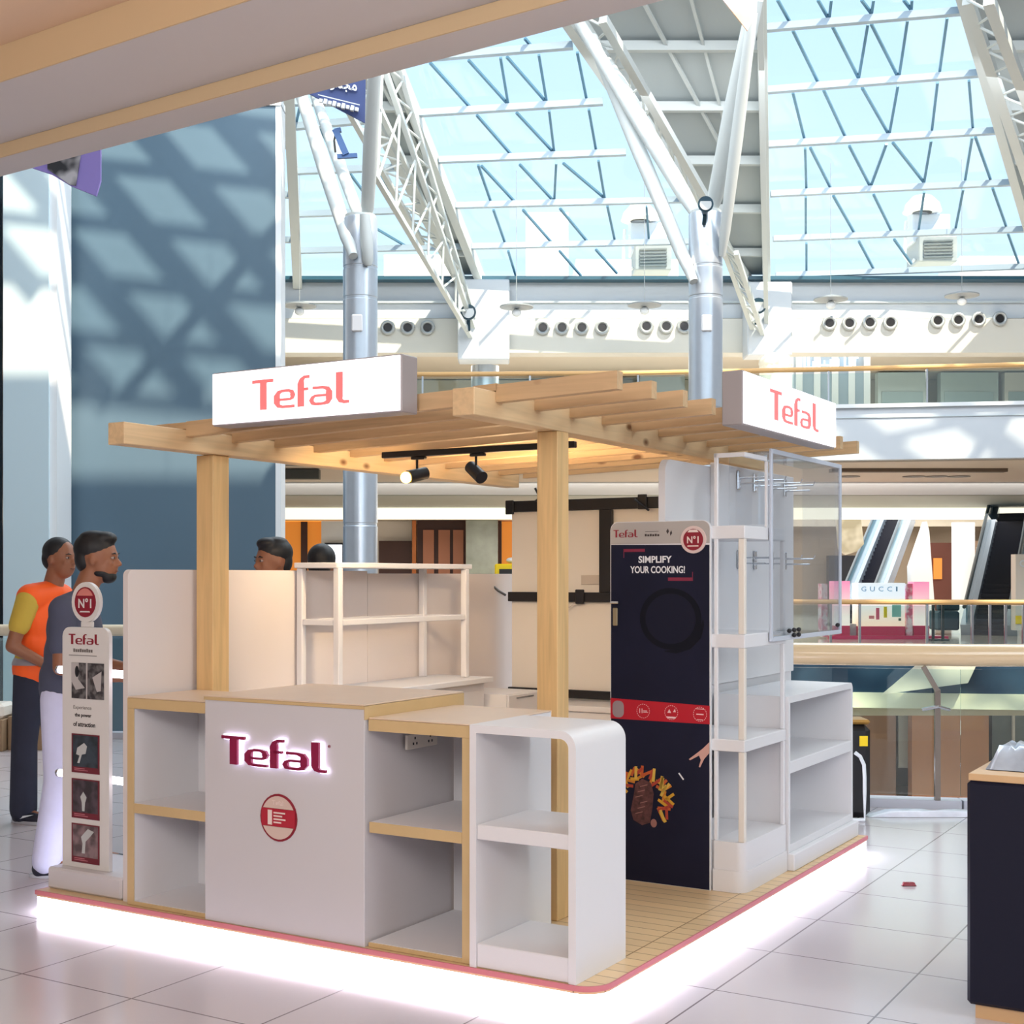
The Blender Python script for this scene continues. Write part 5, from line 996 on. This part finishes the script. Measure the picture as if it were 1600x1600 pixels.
def head(t, hc, turn, sk, hair_m, hs, beard=False):
    """hc = centre of the skull; turn = rotation about z"""
    Rm = Matrix.Rotation(turn, 3, 'Z'); f = lambda x, y, z: hc + Rm @ V((x, y, z)) * HK
    mb = MB(); mb.ell(f(-.008, 0, .02), (.106, .083, .106), 20, 14, Rm); mb.ell(f(.022, 0, -.045), (.076, .065, .081), 18, 12, Rm); mb.ell(f(.055, 0, -.088), (.030, .030, .022), 12, 8, Rm)
    mb.ell(f(.084, 0, .018), (.012, .052, .012), 12, 8, Rm)                          # brow
    limb(mb, [f(.086, 0, .008), f(.108, 0, -.028)], [.0085, .0125], 10); mb.ell(f(.098, .012, -.032), (.012, .008, .008), 8, 6, Rm); mb.ell(f(.098, -.012, -.032), (.012, .008, .008), 8, 6, Rm)
    mb.ell(f(.086, 0, -.056), (.012, .024, .006), 10, 6, Rm); mb.ell(f(.084, 0, -.066), (.012, .021, .006), 10, 6, Rm)
    for s in (-1, 1):
        mb.ell(f(.068, .038 * s, -.022), (.020, .016, .018), 10, 8, Rm); mb.ell(f(-.004, .079 * s, -.012), (.017, .009, .030), 12, 8, Rm)
    bits = []
    for s in (-1, 1):
        e = MB().ell(f(.081, .030 * s, .003), (.0105, .0125, .0075), 12, 8, Rm); bits.append(('eye', e, mat('eye_white', (168, 150, 142), .4)))
        e = MB().ell(f(.0895, .031 * s, .003), (.0035, .0055, .0062), 10, 6, Rm); bits.append(('iris', e, M_hair))
        e = MB(); e.tube([f(.090, .012 * s, .021), f(.093, .030 * s, .026), f(.083, .047 * s, .021)], [.003, .004, .002], 6); bits.append(('eyebrow', e, M_hair))
    e = MB().tube([f(.094, .020, -.061), f(.0975, 0, -.0605), f(.094, -.020, -.061)], .0022, 6); bits.append(('mouth', e, mat('lip_line', (96, 48, 44), .5)))
    hb = MB()
    for c, r in hs: hb.ell(f(*c), V(r) * HK, 20, 14, Rm)
    return mb, bits, hb, f
def person(label, loc, yaw, P, group=None):
    t = thing('person', label, 'person', (0, 0, 0)); t.location = loc; t.rotation_euler = (0, 0, yaw)
    hc = V(P['head']); nk = V(P['neck']); ch = V(P['chest']); hp = V(P['hip']); sh = P['shoulders']; arms = P['arms']; legs = P['legs']
    mb, bits, hb, f = head(t, hc, P.get('turn', 0), None, None, P['hair'])
    limb(mb, [hc + V((-.02, 0, -.05)), nk], [.060, .064], 16)
    def torso(mb, g=0.0, low=0.0):
        mb.ell(ch, (.125 + g, .175 + g, .17 + g), 22, 14); mb.ell(ch + (hp - ch) * .45, (.118 + g, .160 + g, .17 + g), 20, 12)
        mb.ell(hp + V((0, 0, .04)), (.118 + g, .165 + g, .13 + g), 20, 12)
        for s in (0, 1): limb(mb, [V(sh[s]), nk - V((0, 0, .03))], [.060 + g, .055 + g], 12)
    torso(mb)
    for s in (0, 1):
        a = [V(sh[s])] + [V(q) for q in arms[s]]; limb(mb, a, [.056, .042, .028], 14)
        dd = (a[2] - a[1]).normalized(); hand(mb, a[2] + dd * .01, dd, P['handup'][s], P['handside'][s])
        l = [V(q) for q in legs[s]]; limb(mb, l, [.088, .060, .040], 14)
        fd = V(P['footdir'][s]).normalized(); limb(mb, [l[2] - V((0, 0, .02)), l[2] + fd * .13 - V((0, 0, .045))], [.036, .032], 12)
    body = soft(t, 'body', mb, P.get('skin', M_skin), None, P.get('vox', .008), 5)
    for nm, e, m in bits:
        o = part(t, nm, e, m)
    if P.get('beard'):
        e = MB(); e.ell(f(.050, 0, -.088), (.044, .051, .037), 14, 10, Matrix.Rotation(P.get('turn', 0), 3, 'Z')); e.ell(f(.022, 0, -.070), (.063, .0685, .032), 14, 10, Matrix.Rotation(P.get('turn', 0), 3, 'Z')); soft(t, 'beard', e, M_hair, 'short dark beard', .007)
    soft(t, 'hair', hb, M_hair, 'short black hair', .007, 4)
    # clothes
    if 'shirt' in P:
        m, sl = P['shirt']; c = MB(); torso(c, .016); c.ell(hp + V((0, 0, -.01)), (.135, .182, .14), 20, 12)
        for s in (0, 1):
            a = V(sh[s]); b_ = V(arms[s][0]); limb(c, [a, a + (b_ - a) * sl], [.074, .066], 14)
        soft(t, 'shirt', c, m, P.get('shirt_label'), .010, 8)
    if 'vest' in P:
        c = MB(); c.ell(ch, (.152, .204, .195), 22, 14); c.ell(ch + (hp - ch) * .45, (.146, .190, .18), 20, 12); c.ell(hp + V((0, 0, -.02)), (.150, .196, .15), 20, 12)
        for s in (0, 1): limb(c, [V(sh[s]) + V((0, (-.030 if s else .030) * -1, .018)), nk - V((0, 0, .025))], [.090, .080], 12)
        vs = soft(t, 'safety_vest', c, P['vest'], 'orange safety vest', .010, 8)
        c = MB(); g = .006; c.ell(ch, (.152 + g, .204 + g, .195), 22, 14); c.ell(ch + (hp - ch) * .45, (.146 + g, .190 + g, .18), 20, 12); c.ell(hp + V((0, 0, -.02)), (.150 + g, .196 + g, .15), 20, 12)
        me = blend(c, 'reflective_band', .010, 8); bm = bmesh.new(); bm.from_mesh(me); zc = hp.z + .03
        for co, no in ((V((0, 0, zc + .025)), V((0, 0, 1))), (V((0, 0, zc - .025)), V((0, 0, -1)))):
            bmesh.ops.bisect_plane(bm, geom=bm.verts[:] + bm.edges[:] + bm.faces[:], plane_co=co, plane_no=no, clear_outer=True)
        bm.to_mesh(me); bm.free(); me.materials.append(mat('reflective_grey', (150, 144, 150), .4)); o = bpy.data.objects.new('reflective_band', me); COL.objects.link(o); o.parent = t; o['label'] = 'grey reflective band'
    c = MB(); c.ell(hp + V((0, 0, .0)), (.130, .176, .12), 20, 12)
    for s in (0, 1):
        l = [V(q) for q in legs[s]]; limb(c, l, [.102, .080, P.get('cuff', .066)], 16)
    soft(t, 'trousers', c, P['trousers'], P.get('trousers_label'), .010, 7)
    for s in (0, 1):
        l = V(legs[s][2]); fd = V(P['footdir'][s]).normalized(); sd = V((-fd.y, fd.x, 0)); lift = V((0, 0, l.z - .085))
        c = MB(); g0 = V((l.x, l.y, lift.z)); limb(c, [g0 + V((0, 0, .085)), g0 - fd * .035 + V((0, 0, .045))], [.046, .044], 12)
        for k in (-1, 1): limb(c, [g0 - fd * .035 + sd * .012 * k + V((0, 0, .040)), g0 + fd * .09 + sd * .020 * k + V((0, 0, .040)), g0 + fd * .175 + sd * .010 * k + V((0, 0, .032))], [.038, .036, .028], 12)
        sh_ = soft(t, 'shoe', c, mat('dark_navy_shoe', (26, 30, 46), .5), None, .008, 4)
        so = MB(); pl = []
        for q in disc(0, 0, 1, n=24): pl.append((.055 + q[0] * .145, q[1] * (.050 if q[0] > -.2 else .044)))
        so.prism(pl, g0 + V((0, 0, .001)), fd, sd, (0, 0, .020)); s2 = part(t, 'sole', so, mat('grey_sole', (176, 178, 186), .5), 'pale sole'); s2.parent = sh_
        if P.get('swoosh'):
            sw = MB(); side_ = -sd if fd.x > 0 else sd
            pth = [(-.04, .072), (-.02, .046), (.02, .036), (.12, .066), (.02, .054), (-.01, .058)]
            sw.prism(pth, g0 + side_ * .050, fd, (0, 0, 1), side_ * .012); s3 = part(t, 'shoe_mark', sw, M_wall, 'white curved mark'); s3.parent = sh_
    return t
M_or_v = mat('orange_vest', (255, 98, 24), .6); M_yel = mat('mustard_shirt', (196, 168, 66), .8); M_dn = mat('dark_navy_cloth', (38, 42, 60), .85, noise=.1); M_tee = mat('slate_tshirt', (72, 76, 96), .85, noise=.05); M_whp = mat('lavender_white_cloth', (206, 208, 236), .8, noise=.04)
HAIR_A = [((-.022, 0, .040), (.098, .083, .088)), ((-.062, 0, .0), (.055, .073, .075))]
HAIR_B = [((-.020, 0, .050), (.101, .082, .084)), ((.030, 0, .098), (.062, .060, .036)), ((-.020, 0, .108), (.070, .062, .030)), ((-.058, 0, .0), (.055, .074, .075))]
# vested man, far left
person('man in orange safety vest over mustard shirt standing at the far left', (-2.99, 8.55, 0), math.radians(-14), dict(
    head=(.135, 0, 1.665), turn=math.radians(-12), neck=(.075, 0, 1.475), chest=(.03, 0, 1.28), hip=(-.02, 0, .99),
    shoulders=[(.02, .205, 1.40), (.035, -.205, 1.40)], arms=[[(.06, .26, 1.12), (.26, .14, 1.02)], [(-.03, -.27, 1.12), (.19, -.18, .985)]],
    handup=[(0, .3, 1), (0, -.3, 1)], handside=[(0, -1, 0), (0, 1, 0)],
    legs=[[(-.02, .085, .93), (.03, .11, .50), (.06, .12, .085)], [(-.03, -.085, .93), (-.06, -.10, .50), (-.06, -.11, .085)]],
    footdir=[(1, .1, 0), (1, -.1, 0)], hair=HAIR_A, shirt=(M_yel, .55), shirt_label='mustard yellow shirt', vest=M_or_v, trousers=M_dn, trousers_label='dark navy trousers', cuff=.085, swoosh=True))
# bearded man
person('bearded man in slate t-shirt and white trousers behind the narrow sign', (-2.34, 7.05, 0), math.radians(6), dict(
    head=(.165, 0, 1.645), turn=math.radians(-8), neck=(.09, 0, 1.455), chest=(.045, 0, 1.27), hip=(0, 0, .98),
    shoulders=[(.03, .200, 1.38), (.03, -.200, 1.38)], arms=[[(.05, .25, 1.10), (.28, .18, 1.06)], [(.03, -.25, 1.09), (.28, -.15, 1.03)]],
    handup=[(0, .3, 1), (0, -.3, 1)], handside=[(0, -1, 0), (0, 1, 0)],
    legs=[[(0, .085, .92), (.06, .11, .50), (.10, .12, .085)], [(-.01, -.085, .92), (-.01, -.10, .50), (-.07, -.11, .085)]],
    footdir=[(1, .1, 0), (1, -.05, 0)], hair=HAIR_B, beard=True, shirt=(M_tee, .62), shirt_label='slate grey t-shirt', trousers=M_whp, trousers_label='lavender white trousers', cuff=.078))
single('mobile_phone', 'small pale device held in front of the bearded man', 'phone', MB().box(-1.975, -1.96, 7.17, 7.24, 1.06, 1.20, .004), M_chrome, (-1.97, 7.2, 1.06))
# two men behind the partition
std = dict(neck=(.03, 0, 1.46), chest=(0, 0, 1.27), hip=(0, 0, .98), shoulders=[(0, .2, 1.39), (0, -.2, 1.39)], arms=[[(0, .24, 1.10), (.2, .18, 1.0)], [(0, -.24, 1.10), (.2, -.18, 1.0)]],
           handup=[(0, .3, 1), (0, -.3, 1)], handside=[(0, -1, 0), (0, 1, 0)], legs=[[(0, .09, .92), (.01, .10, .5), (0, .1, .085)], [(0, -.09, .92), (.01, -.10, .5), (0, -.1, .085)]], footdir=[(1, .1, 0), (1, -.1, 0)], vox=.012)
person('man with swept black hair, only eyes and hair showing above the side partition', (-1.385, 8.02, 0), math.radians(218), dict(std, head=(.05, 0, 1.640), hair=HAIR_B, shirt=(M_dn, .6), trousers=M_dn))
person('man whose dark hair just shows above the open frame shelf', (-1.22, 8.55, 0), math.radians(80), dict(std, head=(.05, 0, 1.625), hair=HAIR_A, shirt=(M_tee, .6), trousers=M_dn))
